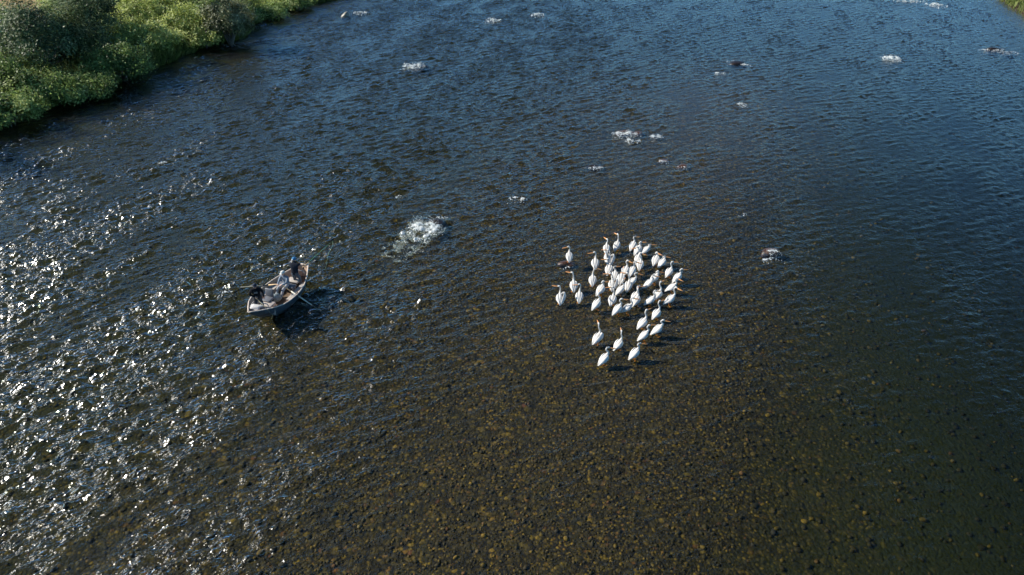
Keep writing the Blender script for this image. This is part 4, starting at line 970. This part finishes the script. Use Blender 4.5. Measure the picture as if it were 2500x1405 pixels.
    c = MB(); c.loft([H + Vector((0, 0.0, 0.035)), H + Vector((0, 0.0, 0.075)), H + Vector((0, -0.003, 0.115)), H + Vector((0, -0.006, 0.143)), H + Vector((0, -0.006, 0.152))], [(0.098, 0.116), (0.099, 0.117), (0.086, 0.100), (0.05, 0.058), (0.012, 0.014)], n=14, up=(0, 1, 0))
    cp = c.build('cap', cap_m, body)
    MB().loft([H + Vector((0, 0.07, 0.052)), H + Vector((0, 0.13, 0.05)), H + Vector((0, 0.185, 0.038))], [(0.085, 0.008), (0.078, 0.007), (0.05, 0.005)], n=10).build('brim', cap_m, cp)
    tag(body, label, 'person'); return body, M
def J_stand(h=1.0, lean=0.0):
    f = lambda x, y, z: Vector((x, y, z)) * h
    return dict(pelvis=f(0, 0, 0.95), waist=f(0, 0.02 + lean * 0.2, 1.12), chest=f(0, 0.02 + lean * 0.7, 1.34), neck=f(0, 0.03 + lean, 1.50), head=f(0, 0.055 + lean * 1.2, 1.62),
                shL=f(-0.20, 0.02 + lean * 0.8, 1.40), shR=f(0.20, 0.02 + lean * 0.8, 1.40), hipL=f(-0.10, 0, 0.90), hipR=f(0.10, 0, 0.90), footL=f(-0.17, 0.02, 0.0), footR=f(0.17, 0.02, 0.0),
                poleL=Vector((-0.6, -0.4, -0.5)), poleR=Vector((0.6, -0.4, -0.5)))
BLACKJ = plain('black_hoodie', (0.014, 0.015, 0.018), 0.85, 0.4, 9, 0.4, 0.08)
NAVYJ = plain('charcoal_jacket', (0.022, 0.026, 0.036), 0.8, 0.4, 9, 0.4, 0.08)
GREYJ = plain('blue_grey_jacket', (0.20, 0.24, 0.29), 0.8, 0.3, 11, 0.4, 0.08)
WADER = plain('grey_waders', (0.12, 0.135, 0.155), 0.8, 0.3, 8, 0.4, 0.08)
PALEW = plain('pale_grey_waders', (0.30, 0.31, 0.33), 0.8, 0.25, 8, 0.4, 0.08)
DARKP = plain('dark_trousers', (0.05, 0.05, 0.055), 0.8, 0.3, 8, 0.4, 0.08)
BOOT = plain('brown_boots', (0.10, 0.08, 0.06), 0.8, 0.3, 10, 0.3)
CAPN = plain('navy_cap', (0.012, 0.022, 0.04), 0.8, 0.3, 20)
CAPG = plain('pale_grey_cap', (0.60, 0.60, 0.56), 0.8, 0.1, 20)
CAPB = plain('blue_cap', (0.03, 0.17, 0.34), 0.8, 0.25, 20)
LOGO = plain('grey_chest_print', (0.16, 0.17, 0.17), 0.8, 0.4, 30)
FLZ = 0.10
def world_head(px, py, z): return at(px, py, z)
# bow angler
hA = at(*zm(518, 612), FLZ + 1.62); rzA = R(-158); posA = Vector((hA.x, hA.y, FLZ)); MA = Matrix.Translation(posA) @ Matrix.Rotation(rzA, 4, 'Z'); IA = MA.inverted()
JA = J_stand(1.0, 0.06); rod0 = at(*zm(525, 800), 1.16); rod1 = at(*zm(803, 1083), 0.72)
JA['handR'] = IA @ rod0; JA['handL'] = IA @ at(*zm(668, 800), 0.92); JA['poleL'] = Vector((-0.7, -0.3, -0.3))
axA = (IA.to_3x3() @ (rod1 - rod0)).normalized()
pa, _ = person(posA, rzA, JA, (BLACKJ, DARKP, BOOT), 'person in black hoodie and navy cap standing in the bow, holding a fishing rod', CAPN, {'R': axA})
# chest print
MB().add(*rbox((0.02, 0.215, 1.30), (0.17, 0.012, 0.10), 0.005, Matrix.Rotation(R(-8), 3, 'X'))).build('chest_print', LOGO, pa)
# rower, seated, facing the bow
hB = at(*zm(965, 420), 1.30); posB = BM @ Vector((0.78, 0.12, FLZ)); posB = Vector((hB.x, hB.y, FLZ)); rzB = BANG + R(90) - R(6); IB = (Matrix.Translation(posB) @ Matrix.Rotation(rzB, 4, 'Z')).inverted()
def JBf():
    f = lambda x, y, z: Vector((x, y, z))
    return dict(pelvis=f(0, -0.10, 0.47), waist=f(0, -0.08, 0.64), chest=f(0, -0.03, 0.87), neck=f(0, 0.0, 1.03), head=f(0, 0.03, 1.16), shL=f(-0.20, -0.02, 0.93), shR=f(0.20, -0.02, 0.93),
                hipL=f(-0.11, -0.06, 0.46), hipR=f(0.11, -0.06, 0.46), footL=f(-0.16, 0.62, 0), footR=f(0.16, 0.60, 0), poleL=Vector((-0.6, -0.2, -0.6)), poleR=Vector((0.6, -0.2, -0.6)))
JB = JBf(); GLw, GRw = BM @ GL, BM @ GR
hl, hr = IB @ GLw, IB @ GRw
if hl.x > hr.x: hl, hr = hr, hl
JB['handL'], JB['handR'] = hl, hr
person(posB, rzB, JB, (GREYJ, PALEW, BOOT), 'person in blue grey jacket and pale cap seated mid boat, rowing', CAPG, {'L': Vector((1, 0, 0)), 'R': Vector((1, 0, 0))})
# stern angler, seen from behind
hC = at(*zm(1112, 250), FLZ + 1.62); posC = Vector((hC.x, hC.y, FLZ)); rzC = R(-12); IC = (Matrix.Translation(posC) @ Matrix.Rotation(rzC, 4, 'Z')).inverted()
JC = J_stand(1.0, 0.10); r0 = at(*zm(1262, 345), 1.02); r1 = r0 + (at(813, 588, 2.6) - r0) * 1.0
JC['handR'] = IC @ at(*zm(1228, 268), 1.26); JC['handL'] = IC @ at(*zm(1095, 395), 1.0) + Vector((0, 0.25, 0)); JC['poleR'] = Vector((0.8, -0.2, -0.3))
person(posC, rzC, JC, (NAVYJ, WADER, BOOT), 'person in charcoal jacket, waders and blue cap standing in the stern, seen from behind', CAPB, {})

# fishing rods with reels and lines
RODA = plain('olive_rod_blank', (0.30, 0.28, 0.14), 0.4, 0.15, 10)
RODC = plain('green_rod_blank', (0.05, 0.22, 0.12), 0.4, 0.15, 10)
LINE = plain('pale_olive_line', (0.45, 0.44, 0.22), 0.5, 0.1, 10)
LINEG = plain('pale_green_line', (0.30, 0.48, 0.32), 0.5, 0.1, 10)
def rod(p0, p1, label, m, lm, line_pts):
    e = empty('fishing_rod', p0); d = p1 - p0; u = d.normalized(); L_ = d.length
    MB().loft([u * 0.28, d * 0.5, d], [0.011, 0.008, 0.005], n=6).build('blank', m, e)
    MB().loft([u * -0.16, u * 0.02, u * 0.30], [0.016, 0.018, 0.013], n=8).build('cork_grip', CORK, e)
    sd = u.cross(Vector((0, 0, 1))).normalized(); q = u * -0.10 + Vector((0, 0, -0.07))
    MB().loft([q - sd * 0.02, q + sd * 0.02], [0.045, 0.045], n=12).build('reel', BLACK, e)
    MB().loft([Vector(p) - p0 for p in line_pts], [0.006] * len(line_pts), n=5).build('line', lm, e)
    return tag(e, label, 'fishing rod', 'fly rods')
rod(rod0, rod1, 'fishing rod held low over the side by the bow angler, tip near the water', RODA, LINE, [rod1, at(*zm(775, 1165), 0.35), at(*zm(742, 1248), 0.02)])
handC = at(*zm(1228, 268), 1.26)
rC0 = at(*zm(1300, 312), 1.10); rC1 = at(813, 588, 2.3)
rod(rC0, rC1, 'green fishing rod reaching far out beyond the stern, held by the rear angler', RODC, LINEG, [rC1, at(811, 602, 1.8), at(801, 622, 1.2), at(797, 648, 0.6), at(793, 660, 0.05)])
